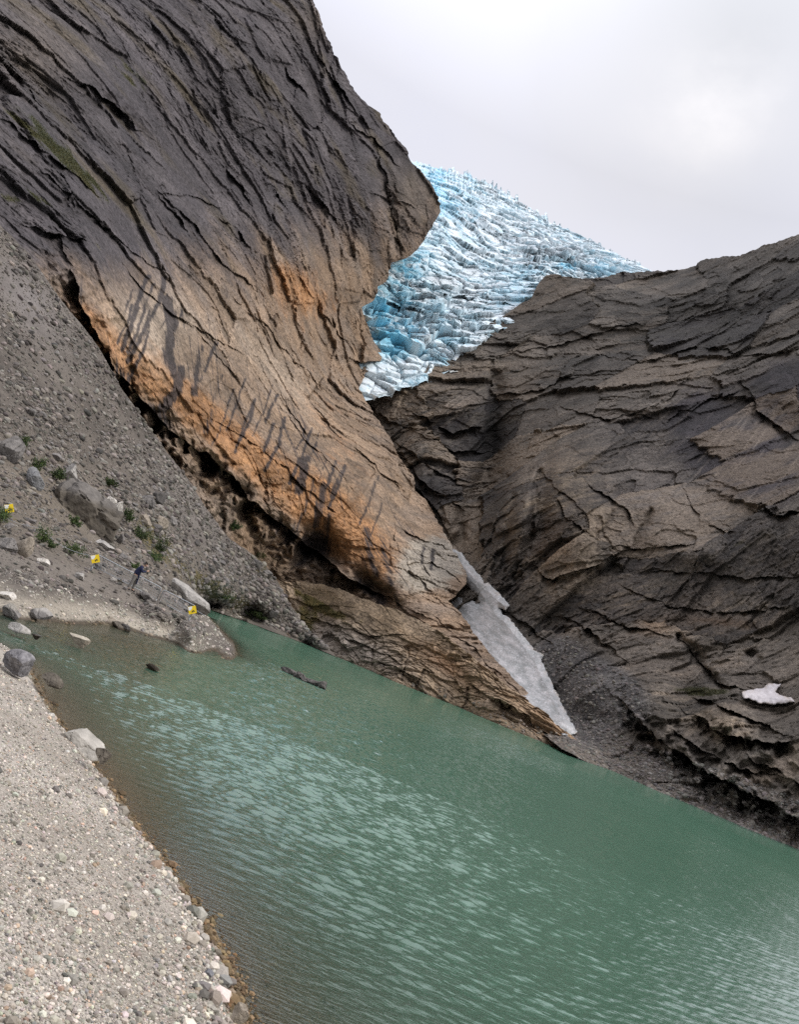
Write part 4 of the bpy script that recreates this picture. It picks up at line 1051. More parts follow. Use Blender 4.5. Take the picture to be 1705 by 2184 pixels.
# stones in the gully and along the far waterline
wt = np.clip(SL['gul'], 0, 1) * (SL['u'] < 1700) + 2.2 * (SL['P'][..., 2] < 6) * (SL['P'][..., 2] > -.2)
n = 17000
p, i, j = pick(SL, n, rng, wt)
rr = np.hypot(p[:, 0], p[:, 1]); px = np.clip(1.7 * rng.pareto(2.2, n) + 1.2, 1.2, 9)
sz = px * rr / FOC * .6
structure(stones('gully_stones', p, sz, stone_cols(n, rng, (.085, .078, .072), (.25, .225, .20)), M_STONE, rng), 'stuff')
wt = (BENCH['P'][..., 2] < 2.2) * (BENCH['P'][..., 2] > -.1) * 1.0 * (BENCH['u'] > 640)
n = 900
p, i, j = pick(BENCH, n, rng, wt)
rr = np.hypot(p[:, 0], p[:, 1]); sz = np.clip(1.7 * rng.pareto(2.2, n) + 1.3, 1.3, 8) * rr / FOC * .6
structure(stones('waterline_stones', p, sz, stone_cols(n, rng, (.10, .085, .07), (.26, .22, .18)), M_STONE, rng), 'stuff')

# beach gravel
n = 430000
th = rng.uniform(math.radians(-40), math.radians(12), n); rg = np.exp(rng.uniform(math.log(2.2), math.log(24), n))
keep = rng.uniform(0, 1, n) < 2.6 / rg
th, rg = th[keep], rg[keep]
gx, gy = rg * np.sin(th), rg * np.cos(th)
s_ = shore_sd(gx, gy)
keep = (s_ > -1.1) & (s_ < 9) & ((s_ > -.1) | (rng.uniform(0, 1, len(s_)) < .55))
gx, gy, rg, s_ = gx[keep], gy[keep], rg[keep], s_[keep]
n = len(gx); print('gravel', n)
gz = beach_z(gx, gy)
edge = np.exp(-((s_ - .25) / .35) ** 2)
sz = np.maximum(.0060 * rng.lognormal(0, .62, n) * (1 + 1.3 * edge), rng.uniform(1.0, 2.5, n) * rg / FOC) * np.where(rng.uniform(0, 1, n) < .04, rng.uniform(1.3, 2.3, n), 1)
c = stone_cols(n, rng, (.21, .19, .160), (.66, .60, .52), .5)
odd = rng.uniform(0, 1, n)
c[odd < .10] = c[odd < .10] * C(.42, .44, .46); c[odd > .94] = c[odd > .94] * C(1.0, .82, .72); c[(odd > .85) & (odd < .94)] *= .62
wetk = sstep(.28 - s_ + .22 * fbm(np.stack([gx / .5, gy / .5, gx * 0], -1), 2, 410), 0, .12)[:, None]
c = c * (1 - wetk) + c * C(.40, .31, .20) * wetk
cen = np.stack([gx, gy, gz + sz * .25], -1)
structure(stones('beach_pebbles', cen, sz, c, M_GRAVEL, rng, ICO1, 4, .8, .7), 'stuff')


# ---------------------------------------------------------------- boulders
def boulder_mesh(seed, planes, cut=.55, sub=ICO4, rough=.05):
    rg_ = np.random.default_rng(seed)
    V = sub[0].copy()
    for _ in range(planes):
        nn = rg_.normal(size=3); nn /= np.linalg.norm(nn)
        V -= np.maximum(V @ nn - rg_.uniform(cut - .12, .85), 0)[:, None] * nn
    V += sub[0] * (rough * fbm(V * 2.2 + seed, 3, seed)[:, None] + rough * .6 * fbm(V * 7 + seed, 3, seed + 5)[:, None])
    f = facets(V[:, 0] * 1.7 + V[:, 2] + .25 * fbm(V * 3, 3, seed), V[:, 1] * 1.7 - 1.3 * V[:, 2] + .25 * fbm(V * 3 + 9, 3, seed), seed, 0, .04)
    V += sub[0] * (rough * 1.4 * f[0] - rough * 1.5 * np.exp(-(f[1] / .06) ** 2))[:, None]
    return V


def boulder(label, u, v, wpx, hpx, r, c1, c2, seed, planes=14, tilt=0, deep=.8, cat='boulder', name='boulder', dz=0.0, big=False, wetz=None, cut=.55, group=None, top=None, rough=.05):
    """u, v: middle of the boulder; sizes in survey pixels"""
    V = boulder_mesh(seed, planes, cut, rough=rough)
    V /= np.abs(V).max(0)
    k = r / FOC
    V = V * np.array([wpx / 2 * k, wpx / 2 * k * deep, hpx / 2 * k])
    a = math.radians(tilt); ca, sa = math.cos(a), math.sin(a)
    V = np.stack([V[:, 0] * ca - V[:, 2] * sa, V[:, 1], V[:, 0] * sa + V[:, 2] * ca], -1)
    az, te = ray(u, v)
    base = np.array([r * math.sin(az), r * math.cos(az), CAM_H + r * float(te) + dz])
    Rm = np.array([[math.cos(az), math.sin(az), 0], [-math.sin(az), math.cos(az), 0], [0, 0, 1]])
    Vw = V @ Rm                                    # local x -> to the right of the sight line, y -> away
    s = max(wpx, hpx) * k
    n_ = fbm(Vw / s * 5 + seed, 4, seed + 9)
    col_ = mix3(C(*c1), C(*c2), sstep(n_, -.3, .35))
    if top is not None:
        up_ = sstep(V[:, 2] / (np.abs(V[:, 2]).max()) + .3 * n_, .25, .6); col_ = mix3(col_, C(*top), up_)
    if wetz is not None:
        wk = sstep(wetz - (Vw[:, 2] + base[2]) + .25 * s * .3 * n_, 0, .07 * s + .02); col_ = mix3(col_, col_ * C(.33, .27, .19), wk)
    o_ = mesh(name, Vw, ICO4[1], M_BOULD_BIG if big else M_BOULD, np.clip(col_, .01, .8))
    o_.location = base
    tag(o_, label, cat, group)
    return o_


GR = ((.135, .125, .115), (.20, .185, .17)); PALE = ((.27, .255, .23), (.36, .34, .31)); BRN = ((.075, .064, .050), (.125, .108, .084)); WHT = ((.42, .39, .34), (.55, .52, .47))
DRK = ((.06, .055, .05), (.12, .11, .10)); TAN = ((.20, .17, .13), (.28, .24, .19))
r_ = ground_r
boulder('huge brown cracked boulder with a flat grey top on the scree above the person', 198, 1098, 172, 92, r_(205, 1128), *BRN, 3, 11, -13, .9, big=True, cut=.6, top=(.13, .118, .105), rough=.07)
boulder('long pale wedge shaped boulder behind the end of the metal barrier, at the water', 398, 1281, 116, 56, 72, *PALE, 8, 12, -14, .7, big=True, cut=.5, rough=.02)
boulder('dark flat faced rock below the pale wedge boulder, behind the barrier', 382, 1297, 66, 26, 60, *DRK, 12, 12, -8, .7, rough=.03)
boulder('grey speckled boulder sitting on the gravel beach at the left edge', 38, 1421, 66, 62, 17.2, (.12, .115, .12), (.25, .24, .24), 5, 10, 10, .9, cut=.6, dz=.02)
boulder('broad cream coloured boulder half buried in gravel at the near waterline', 174, 1578, 112, 46, 13.8, (.30, .28, .245), (.40, .375, .33), 19, 12, -24, .9, cut=.5, wetz=-.02, rough=.03)
boulder('brown wet knob of rock under the cream boulder at the water edge', 219, 1614, 46, 34, 12.4, *BRN, 23, 12, -20, .8, wetz=.08)
boulder('pointed grey boulder in the shallow cove, leftmost of a pair', 26, 1307, 42, 38, 29.3, *GR, 31, 9, 0, .9, wetz=.05, top=(.27, .25, .215), cut=.5)
boulder('block shaped grey boulder with a pale top in the shallow cove', 89, 1312, 44, 30, 31, *GR, 33, 9, -4, .9, wetz=.08, top=(.33, .31, .28), cut=.5)
boulder('dark rounded boulder just behind the pale topped block on the spit shore', 70, 1297, 44, 24, 33.5, *DRK, 35, 12, -15, .9, wetz=.02)
boulder('low pale rock with a dark wet base awash in the cove near the left edge', 41, 1343, 46, 24, 25.3, *PALE, 37, 12, -6, .8, wetz=.08, cut=.6)
boulder('small dark stone awash in the cove just right of the low pale rock', 76, 1357, 24, 13, 24.8, *DRK, 39, 12, 0, .8, wetz=.3)
boulder('flat slab of rock awash with a cream top and dark side in the lake', 171, 1366, 52, 22, 27.8, *TAN, 41, 10, -9, .7, wetz=.08, cut=.5, top=(.40, .36, .29))
boulder('brown wet rock barely breaking the water beside the beach boulder', 108, 1449, 58, 24, 17.6, *BRN, 43, 12, -14, .8, wetz=.3)
boulder('small dark rock alone in the open water below the spit', 323, 1423, 34, 15, float(rwater(323, 1428)), *DRK, 45, 12, -8, .8, wetz=.3)
for q, (du, dv, ww, hh, lb) in enumerate([(618, 1433, 44, 9, 'low dark reef rock, upper end of the row in the lake'), (638, 1441, 34, 15, 'knobbly dark rock standing tallest in the reef row'),
                                          (662, 1453, 50, 12, 'long dark reef rock in the middle of the row in the lake'), (688, 1463, 28, 15, 'blunt dark rock, lower end of the reef row in the lake')]):
    boulder(lb, du, dv, ww * 1.1, hh * 1.5, float(rwater(du, dv + hh * .4)), *DRK, 51 + q, 12, -4, .7, wetz=.05, cut=.5, rough=.09)
for q, (du, dv, ww, hh, cc, lb) in enumerate([(236, 1325, 44, 17, TAN, 'mossy tan rock at the spit waterline, left of a wet rock pile'), (252, 1335, 40, 19, BRN, 'brown wet rock in the pile at the spit waterline'),
                                              (268, 1341, 26, 18, DRK, 'dark rock, right end of the wet pile at the spit waterline')]):
    boulder(lb, du, dv, ww, hh, float(rwater(du, dv + 6)) * 1.01, *cc, 61 + q, 12, -8, .8, wetz=.12)
boulder('pale upright slab of stone standing on the spit shore below the third sign', 382, 1347, 28, 28, 47.5, *WHT, 71, 9, 20, .5, cut=.5)
boulder('pale round cobble on the spit waterline right of the wet rock pile', 303, 1346, 18, 13, 43.5, *GR, 72, 12, 0, .9)
boulder('white rock on the shore of the spit near the left edge', 18, 1272, 46, 18, 31.5, *WHT, 73, 10, -12, .8)
boulder('pale slanting slab beside the path below the leftmost sign', 52, 1172, 48, 50, r_(55, 1188), *TAN, 74, 9, -45, .6, cut=.5)
boulder('grey boulder at the left edge beside the pale slanting slab', 14, 1160, 48, 34, r_(14, 1172), *GR, 75, 11, -10, .9)
boulder('large rounded grey boulder at the left edge high on the scree', 16, 958, 56, 60, r_(16, 982), *GR, 76, 11, -20, .9, big=True)
boulder('pale grey slab standing on edge above the huge brown boulder', 152, 1012, 58, 44, r_(150, 1030), *PALE, 77, 8, -50, .5, cut=.5)
boulder('blue grey slab left of the standing pale slab on the scree', 78, 1022, 60, 30, r_(78, 1036), (.15, .15, .15), (.20, .20, .195), 78, 9, -30, .7)
boulder('grey split boulder on the scree right of the huge brown boulder', 316, 1070, 54, 42, r_(316, 1086), *GR, 79, 9, -20, .8, big=True, cut=.5)
boulder('dark grey slab behind the split boulder on the scree', 338, 1062, 40, 40, r_(338, 1080), *DRK, 80, 9, -40, .7)
boulder('pinkish tan boulder, left of two below the split boulder', 308, 1108, 42, 28, r_(308, 1120), *TAN, 81, 11, -15, .8, cut=.6)
boulder('wide tan boulder, right of two below the split boulder', 342, 1118, 42, 32, r_(342, 1132), *TAN, 82, 10, -20, .8, cut=.6)
boulder('white topped rock leaning on the right shoulder of the huge brown boulder', 254, 1083, 34, 26, r_(254, 1094) * .96, *WHT, 83, 10, -40, .7)
boulder('pale block wedged at the top right of the huge brown boulder', 236, 1066, 30, 16, r_(236, 1075) * .97, *WHT, 84, 10, -20, .7)
boulder('pale flat stone under the dark overhang of the huge brown boulder', 222, 1164, 46, 18, r_(222, 1172), *PALE, 85, 10, -12, .8)
boulder('grey upright stone below the right corner of the huge brown boulder', 256, 1150, 20, 26, r_(256, 1160), *GR, 86, 10, 0, .8)
boulder('pale boulder on the path edge left of the second sign', 92, 1198, 30, 16, r_(92, 1204), *WHT, 87, 10, -10, .8)
boulder('low grey mound of rock on the bare path in front of the person', 318, 1276, 48, 18, r_(318, 1283), *GR, 88, 12, -12, .7)
boulder('pale rock with a dark crack on the path halfway between water and second sign', 168, 1228, 26, 16, r_(168, 1234), *PALE, 89, 10, -10, .8)
boulder('white rock in the stone heap left of the person', 243, 1237, 15, 10, r_(243, 1242), *WHT, 90, 10, 0, .8)
boulder('brown rusty rock in the stone heap left of the person', 256, 1239, 14, 10, r_(256, 1243), *BRN, 91, 10, 0, .8)
boulder('dark rock under the second sign', 209, 1208, 24, 14, r_(209, 1214), *DRK, 92, 10, -8, .8)
boulder('orange stone alone among the pale gravel near the bottom', 422, 2080, 21, 12, 7.35, (.46, .24, .12), (.56, .32, .18), 93, 12, -5, .9, cat='stone', name='stone', cut=.75)
boulder('slate grey stone beside the orange stone in the gravel', 446, 2076, 20, 17, 7.35, (.13, .13, .14), (.19, .19, .195), 94, 14, 0, .9, cat='stone', name='stone', cut=.75)
boulder('tan rock at the wet gravel edge near the bottom', 512, 2160, 38, 34, 6.55, *TAN, 95, 12, -20, .9, cat='stone', name='stone', wetz=.05)
boulder('brown boulder under water near the bottom edge', 668, 2135, 96, 56, 7.6, (.12, .085, .045), (.18, .13, .07), 96, 12, -8, .8, dz=-.34, cut=.6)

# lesser boulders: one shape set, copied
protos = []
for q in range(6):
    V = boulder_mesh(200 + q, 12, .55, ICO3, .06); V /= np.abs(V).max()
    n_ = fbm(V * 3 + q, 3, 220 + q)
    col_ = mix3(C(.125, .116, .108), C(.23, .212, .195), sstep(n_ + .25 * (q - 2.5) / 2.5, -.4, .4))
    po = mesh('rock', V, ICO3[1], M_BOULD, col_)
    tag(po, 'middling grey rock lying loose among small stones on the scree slope', 'rock', 'middling rocks strewn over the scree')
    protos.append(po)
used = [False] * 6
cl = fbm(np.stack([LD['u'] / 70, LD['v'] / 60, LD['u'] * 0], -1), 3, 430)
wt = (LD['P'][..., 2] > 1.2) * (1 - np.clip(LD['path'] * 1.3, 0, 1)) * sstep(cl, -.1, .4) * (LD['u'] > -20) * (sstep(LD['v'] - .55 * LD['u'], 700, 1000) + .06) * (LD['v'] - LD['v'][:1] > 14)
p, i, j = pick(LD, 190, rng, wt)
for q in range(len(p)):
    r = math.hypot(p[q, 0], p[q, 1]); s = np.clip(3.6 + 3.2 * rng.pareto(2.4), 3.6, 15) * r / FOC
    k = q % 6
    if used[k]:
        o = protos[k].copy(); COL.objects.link(o)
    else:
        o = protos[k]; used[k] = True
    o.location = (p[q, 0], p[q, 1], p[q, 2] + .2 * s)
    o.rotation_euler = (rng.uniform(-.5, .5), rng.uniform(-.5, .5), rng.uniform(0, 6.28)); o.scale = (s * rng.uniform(.8, 1.2), s, s * rng.uniform(.55, .9))


# ---------------------------------------------------------------- snow
def snow(label, poly, ctrl_r, lift, c1, c2, seed, name='snow_patch', cat='snow', step=.8, specks=0.0, rough=1.0):
    P_ = np.array(poly, float); lo, hi = P_.min(0) - 3, P_.max(0) + 3
    nu, nv = int((hi[0] - lo[0]) / step), int((hi[1] - lo[1]) / step)
    U, V_ = np.meshgrid(np.linspace(lo[0], hi[0], nu), np.linspace(lo[1], hi[1], nv))
    wu = U + 2.5 * perlin(np.stack([U / 9, V_ / 9, U * 0 + seed], -1), seed) ; wv = V_ + 2.5 * perlin(np.stack([U / 9, V_ / 9, U * 0 + seed + 4], -1), seed + 1)
    ins = np.zeros(U.shape, bool)
    for a in range(len(P_)):
        x1, y1 = P_[a]; x2, y2 = P_[(a + 1) % len(P_)]
        if y1 == y2: continue
        c_ = ((y1 > wv) != (y2 > wv)) & (wu < (x2 - x1) * (wv - y1) / (y2 - y1) + x1)
        ins ^= c_
    d, _, _ = pline_dist(wu, wv, list(poly) + [poly[0]])
    dome = np.where(ins, np.sqrt(np.clip(d / 14, 0, 1)), -np.clip(d / 6, 0, 1) * .6)
    R_ = tps(ctrl_r, U, V_) - lift * (.55 + .45 * dome) - np.where(ins, 0, -lift * 1.2)
    Pt = pt(U, V_, R_)
    n_ = fbm(np.stack([U / 22, V_ / 14, U * 0 + seed], -1), 4, seed + 2); n3 = fbm(np.stack([U / 4, V_ / 4, U * 0], -1), 3, seed + 3)
    Pt[..., 2] += rough * (.7 * n_ + .10 * n3)
    fl = fbm(np.stack([(U * .55 - V_ * .83) / 7, (U * .83 + V_ * .55) / 40, U * 0 + seed], -1), 4, seed + 5)
    col_ = mix3(C(*c1), C(*c2), sstep(.6 * n_ + .25 * n3 + .6 * fl, -.3, .4))
    col_ = mix3(col_, col_ * C(.72, .66, .58), np.clip(1 - d / 9, 0, 1) * sstep(n_ + fl, -.1, .3))
    if specks:
        f_ = facets(U / 5 + .3 * V_, V_ / 3, seed + 6); col_ = mix3(col_, C(.66, .66, .67), (sstep(f_[1], .35, .6) * (f_[2] > .55)) * specks)
    o_ = mesh(name, Pt.reshape(-1, 3), grid_faces(nv, nu, ins), M_SNOW, np.clip(col_, .03, .9).reshape(-1, 3))
    # keep only what the patch uses, and give it a back
    bm = bmesh.new(); bm.from_mesh(o_.data)
    bmesh.ops.delete(bm, geom=[v for v in bm.verts if not v.link_faces], context='VERTS')
    ee = [e for e in bm.edges if len(e.link_faces) == 1]
    ret = bmesh.ops.extrude_edge_only(bm, edges=ee)
    for g_ in ret['geom']:
        if isinstance(g_, bmesh.types.BMVert):
            dv_ = g_.co - Vector((0, 0, CAM_H)); g_.co += dv_.normalized() * (lift + 2.5) - Vector((0, 0, .2))
    bm.to_mesh(o_.data); bm.free()
    return tag(o_, label, cat)


M_SNOW = rock_mat('old_snow', .8, 2.5, .14, .12, 2.0, .3)
SNOW_R = SLOPE_R
snow('long dirty grey tongue of avalanche snow in the gully behind the ochre cliff', [(930, 1275), (957, 1288), (978, 1273), (1000, 1279), (1022, 1284), (1010, 1262), (985, 1236), (955, 1180), (955, 1165), (970, 1171), (986, 1180), (1003, 1204), (1030, 1232),
      (1056, 1256), (1076, 1276), (1088, 1292), (1080, 1301), (1066, 1298), (1074, 1308), (1090, 1322), (1112, 1348), (1140, 1386), (1162, 1398), (1156, 1408), (1168, 1436),
      (1188, 1478), (1208, 1518), (1234, 1562), (1210, 1570), (1150, 1540), (1080, 1470), (1000, 1390), (950, 1340)], SNOW_R, 7, (.31, .318, .308), (.56, .545, .535), 601, specks=.7, rough=.7)
snow('small pinkish white snow patch on the rocky ledge at the right edge', [(1583, 1476), (1600, 1472), (1630, 1467), (1640, 1458), (1668, 1459), (1662, 1467), (1656, 1476), (1672, 1484), (1690, 1489), (1698, 1496), (1680, 1500), (1650, 1503), (1620, 1500), (1600, 1490), (1586, 1489)],
     SNOW_R, 6, (.52, .48, .475), (.62, .585, .58), 621, rough=.1)
snow('thin white sliver of ice on the dark rock right of the glacier snout', [(964, 766), (985, 740), (1014, 745), (1012, 749), (990, 750), (972, 770)], SNOW_R, 5, (.62, .70, .74), (.72, .78, .80), 631, 'ice_fragment', 'ice')
snow('tiny isolated white ice fragment on the rock under the glacier snout', [(953, 788), (975, 792), (978, 796), (960, 794)], SNOW_R, 5, (.62, .70, .74), (.72, .78, .80), 641, 'ice_fragment', 'ice')


# ---------------------------------------------------------------- plants
M_LEAF = rock_mat('leaves', .7, 8, .35, .0, 3, .2)
M_TWIG = plain_mat('twig', (.06, .045, .03), .9)


def leaf_cloud(cen, size, colr, rng_, n_up=.5):
    n_ = len(cen)
    a = rng_.normal(size=(n_, 3)); a[:, 2] = np.abs(a[:, 2]) + n_up; a /= np.linalg.norm(a, axis=1, keepdims=True)
    b = np.cross(a, rng_.normal(size=(n_, 3))); b /= np.linalg.norm(b, axis=1, keepdims=True)
    s = size[:, None]
    V = np.stack([cen - a * s, cen + b * s * .45, cen + a * s, cen - b * s * .45], 1).reshape(-1, 3)
    F = np.arange(n_ * 4).reshape(-1, 4)
    return V, F, np.repeat(colr, 4, 0)


def shrub(label, u, v, wpx, hpx, seed, tint=1.0, D=LD, r=None, group='low shrubs on the scree'):
    rg_ = np.random.default_rng(seed)
    r = r or ground_r(u, v + hpx * .5, D) * .985
    az, te = ray(u, v); k = r / FOC
    w_, h_ = wpx * k / 2, hpx * k / 2
    base = np.array([r * math.sin(az), r * math.cos(az), CAM_H + r * float(te) - h_ * 1.0])
    root = bpy.data.objects.new('shrub', None); COL.objects.link(root); root.location = base
    tag(root, label, 'shrub', group)
    nb = 14
    tips = np.stack([rg_.normal(0, .5, nb) * w_, rg_.normal(0, .5, nb) * w_, rg_.uniform(.5, 1.9, nb) * h_], -1)
    n_ = 750
    c_ = tips[rg_.integers(0, nb, n_)] * rg_.uniform(.55, 1.05, (n_, 1)) + rg_.normal(0, .17, (n_, 3)) * np.array([w_, w_, h_])
    c_[:, 2] = np.abs(c_[:, 2])
    lc = stone_cols(n_, rg_, (.022, .040, .012), (.085, .115, .035), .8) * tint
    V, F, cc = leaf_cloud(c_, np.full(n_, 1.7 * k) * rg_.uniform(.7, 1.5, n_), lc, rg_, .2)
    mesh('foliage', V, F, M_LEAF, cc, parent=root)
    Vs, Fs = [], []
    for t_ in tips:
        q = len(Vs) * 1; wd = .25 * k
        Vs += [(-wd, 0, -.1), (wd, 0, -.1), (0, wd, -.1), tuple(t_)]
        Fs += [(q, q + 1, q + 3), (q + 1, q + 2, q + 3), (q + 2, q, q + 3)]
    mesh('stems', np.array(Vs), np.array(Fs), M_TWIG, parent=root)
    return root


shrub('dark shrub near the top left of the scree', 47, 941, 34, 24, 701)
shrub('shrub growing from the scree left of the blue grey slab', 82, 992, 26, 34, 702, 1.1)
shrub('round shrub against the standing pale slab', 126, 1010, 32, 26, 703, .9)
shrub('dark tuft of shrub alone above the huge brown boulder', 236, 1030, 24, 18, 704, .8)
shrub('bright green shrub beside the leftmost yellow sign', 8, 1098, 36, 42, 705, 1.5)
shrub('leafy shrub below and right of the leftmost sign', 92, 1140, 36, 36, 706, 1.3)
shrub('small shrub touching the right side of the leafy shrub by the path', 109, 1160, 22, 20, 707, 1.0)
shrub('olive shrub between the path and the huge brown boulder, left of the second sign', 158, 1172, 38, 30, 708, 1.2)
shrub('dark shrub under the tan boulders on the scree', 306, 1138, 42, 30, 709, .75)
shrub('tall dark shrub right of the pair of tan boulders', 348, 1162, 38, 50, 710, .7)
shrub('low green shrub at the foot of the tall dark shrub', 330, 1186, 50, 22, 711, 1.2)
shrub('mossy shrub at the left foot of the huge brown boulder', 160, 1112, 24, 20, 712, 1.1)
shrub('small yellowish shrub directly behind the head of the person', 291, 1208, 16, 18, 713, 1.3)
shrub('shrub behind the right shoulder of the huge brown boulder', 274, 1098, 24, 26, 714, .9)
shrub('dark shrub in the mossy bank right of the pale wedge boulder', 470, 1265, 46, 20, 715, .9)
shrub('dark low shrub at the far waterline below the rock bench', 548, 1312, 40, 18, 716, .8)
shrub('green shrub at the foot of the ochre cliff near the bench', 502, 1120, 24, 26, 717, .8, r=175)
for nm, D, n_, hue in (('cliff_moss', CL, 9000, 1.0), ('bench_grass', BENCH, 1800, 1.2), ('slope_moss', SL, 1800, .8), ('scree_grass', LD, 6000, 1.1)):
    p, i, j = pick(D, n_, rng, D['moss'] ** 2 + 1e-9)
    rr = np.hypot(p[:, 0], p[:, 1])
    V, F, cc = leaf_cloud(p, rng.uniform(.9, 2.0, n_) * rr / FOC, stone_cols(n_, rng, (.030, .038, .010), (.095, .085, .026), .9) * hue, rng, .6)
    structure(mesh(nm, V, F, M_LEAF, cc), 'stuff')


# ---------------------------------------------------------------- person taking a picture
def skin_mesh(name, nodes, edges, mat, parent=None, sub=2):
    """nodes: name -> (x, y, z, radius); grows one continuous surface, root first"""
    ks = list(nodes); ix = {k: q for q, k in enumerate(ks)}
    me = bpy.data.meshes.new(name)
    me.from_pydata([nodes[k][:3] for k in ks], [(ix[a], ix[b]) for a, b in edges], [])
    o_ = bpy.data.objects.new(name, me); COL.objects.link(o_)
    sk = o_.modifiers.new('skin', 'SKIN'); sk.use_smooth_shade = True
    for q, k in enumerate(ks):
        d = me.skin_vertices[0].data[q]; rr_q = nodes[k][3]
        d.radius = rr_q if isinstance(rr_q, tuple) else (rr_q, rr_q); d.use_root = q == 0
    ss = o_.modifiers.new('sub', 'SUBSURF'); ss.levels = sub; ss.render_levels = sub
    dg = bpy.context.evaluated_depsgraph_get()
    m2 = bpy.data.meshes.new_from_object(o_.evaluated_get(dg))
    o_.modifiers.clear(); o_.data = m2; m2.name = name; bpy.data.meshes.remove(me)
    m2.materials.clear(); m2.materials.append(mat)
    for p_ in m2.polygons: p_.use_smooth = True
    if parent: o_.parent = parent
    return o_


M_SKIN = plain_mat('skin', (.42, .25, .17), .55, var=.06)
M_NAVY = plain_mat('navy_cloth', (.010, .014, .045), .85, var=.25, scale=9)
M_TROU = plain_mat('grey_trousers', (.14, .13, .115), .9, var=.2, scale=8)
M_HAIR = plain_mat('dark_hair', (.014, .010, .008), .6, var=.3, scale=40)
M_SHOE = plain_mat('black_shoe', (.012, .012, .013), .6)
M_CAMB = plain_mat('black_plastic', (.010, .010, .011), .4)
pu, pv = 274, 1257
pr = ground_r(pu, pv); paz, pte = ray(pu, pv)
pbase = Vector((pr * math.sin(paz), pr * math.cos(paz), CAM_H + pr * float(pte) - .02))
prot = -float(paz)
nodes = {'hip': (.04, 0, .90, .13), 'waist': (.07, 0, 1.06, .125), 'chest': (.13, .01, 1.26, .15), 'neck0': (.19, .02, 1.42, .06), 'neck1': (.25, .02, 1.49, .052), 'jaw': (.315, .03, 1.525, .07),
         'skull': (.315, .03, 1.60, .092), 'crown': (.295, .03, 1.665, .06), 'nose': (.405, .045, 1.565, .020), 'chin': (.375, .04, 1.505, .028)}
edges = [('hip', 'waist'), ('waist', 'chest'), ('chest', 'neck0'), ('neck0', 'neck1'), ('neck1', 'jaw'), ('jaw', 'skull'), ('skull', 'crown'), ('skull', 'nose'), ('jaw', 'chin')]
for sg, sn in ((-1, 'n'), (1, 'f')):
    y = sg * .10; st = -.10 if sg < 0 else .17
    nodes.update({'th' + sn: (.04 + st * .1, y, .80, .095), 'kn' + sn: (.07 + st * .6, y * 1.2, .46, .060), 'an' + sn: (.00 + st * 1.0, y * 1.3, .08, .040), 'to' + sn: (.16 + st, y * 1.4, .03, .034),
                  'sh' + sn: (.15, sg * .19, 1.36, .068), 'el' + sn: (.30, sg * .27, 1.13, .046), 'wr' + sn: (.50, sg * .12, 1.27, .030), 'pa' + sn: (.565, sg * .085, 1.30, .034)})
    edges += [('hip', 'th' + sn), ('th' + sn, 'kn' + sn), ('kn' + sn, 'an' + sn), ('an' + sn, 'to' + sn), ('chest', 'sh' + sn), ('sh' + sn, 'el' + sn), ('el' + sn, 'wr' + sn), ('wr' + sn, 'pa' + sn)]
    for q, (dx, dz) in enumerate(((.06, .035), (.07, .018), (.068, 0), (.055, -.018))):
        nodes['k%d' % q + sn] = (.565 + dx * .6, sg * (.075 - .004 * q), 1.30 + dz, .0100); nodes['t%d' % q + sn] = (.565 + dx, sg * .045, 1.305 + dz * 1.1, .0085)
        edges += [('pa' + sn, 'k%d' % q + sn), ('k%d' % q + sn, 't%d' % q + sn)]
    nodes['u1' + sn] = (.555, sg * .05, 1.335, .0115); nodes['u2' + sn] = (.585, sg * .03, 1.35, .0095)
    edges += [('pa' + sn, 'u1' + sn), ('u1' + sn, 'u2' + sn)]
person = skin_mesh('person', nodes, edges, M_SKIN)
person.location = pbase; person.rotation_euler = (0, 0, prot)
tag(person, 'person in navy jacket and grey trousers standing by the barrier, holding a camera forward', 'person')
jn_ = {'a': (.045, 0, .84, (.23, .19)), 'b': (.07, 0, 1.06, (.23, .20)), 'c': (.12, .01, 1.27, (.25, .215)), 'd': (.185, .015, 1.41, .10), 'e': (.215, .02, 1.45, .075)}
je = [('a', 'b'), ('b', 'c'), ('c', 'd'), ('d', 'e')]
for sg, sn in ((-1, 'n'), (1, 'f')):
    jn_.update({'s' + sn: (.15, sg * .20, 1.36, .088), 'l' + sn: (.30, sg * .275, 1.13, .066), 'w' + sn: (.485, sg * .13, 1.262, .045)})
    je += [('c', 's' + sn), ('s' + sn, 'l' + sn), ('l' + sn, 'w' + sn)]
skin_mesh('jacket', jn_, je, M_NAVY, person)
cn = {'a': (.17, .02, 1.02, .06), 'b': (.22, .03, .74, (.075, .04)), 'c': (.24, .03, .48, (.08, .03)), 'd': (.25, .03, .40, (.075, .025))}
skin_mesh('coat_tail', cn, [('a', 'b'), ('b', 'c'), ('c', 'd')], M_NAVY, person)
tn = {'h': (.04, 0, .93, .150)}; te_ = []
for sg, sn in ((-1, 'n'), (1, 'f')):
    y = sg * .10; st = -.10 if sg < 0 else .17
    tn.update({'t' + sn: (.04 + st * .1, y, .80, .115), 'k' + sn: (.07 + st * .6, y * 1.2, .46, .085), 'a' + sn: (.00 + st * 1.0, y * 1.3, .10, .068)})
    te_ += [('h', 't' + sn), ('t' + sn, 'k' + sn), ('k' + sn, 'a' + sn)]
skin_mesh('trousers', tn, te_, M_TROU, person)
skin_mesh('hair', {'a': (.285, .03, 1.625, .092), 'b': (.245, .03, 1.57, .07), 'c': (.33, .03, 1.675, .06)}, [('a', 'b'), ('a', 'c')], M_HAIR, person)
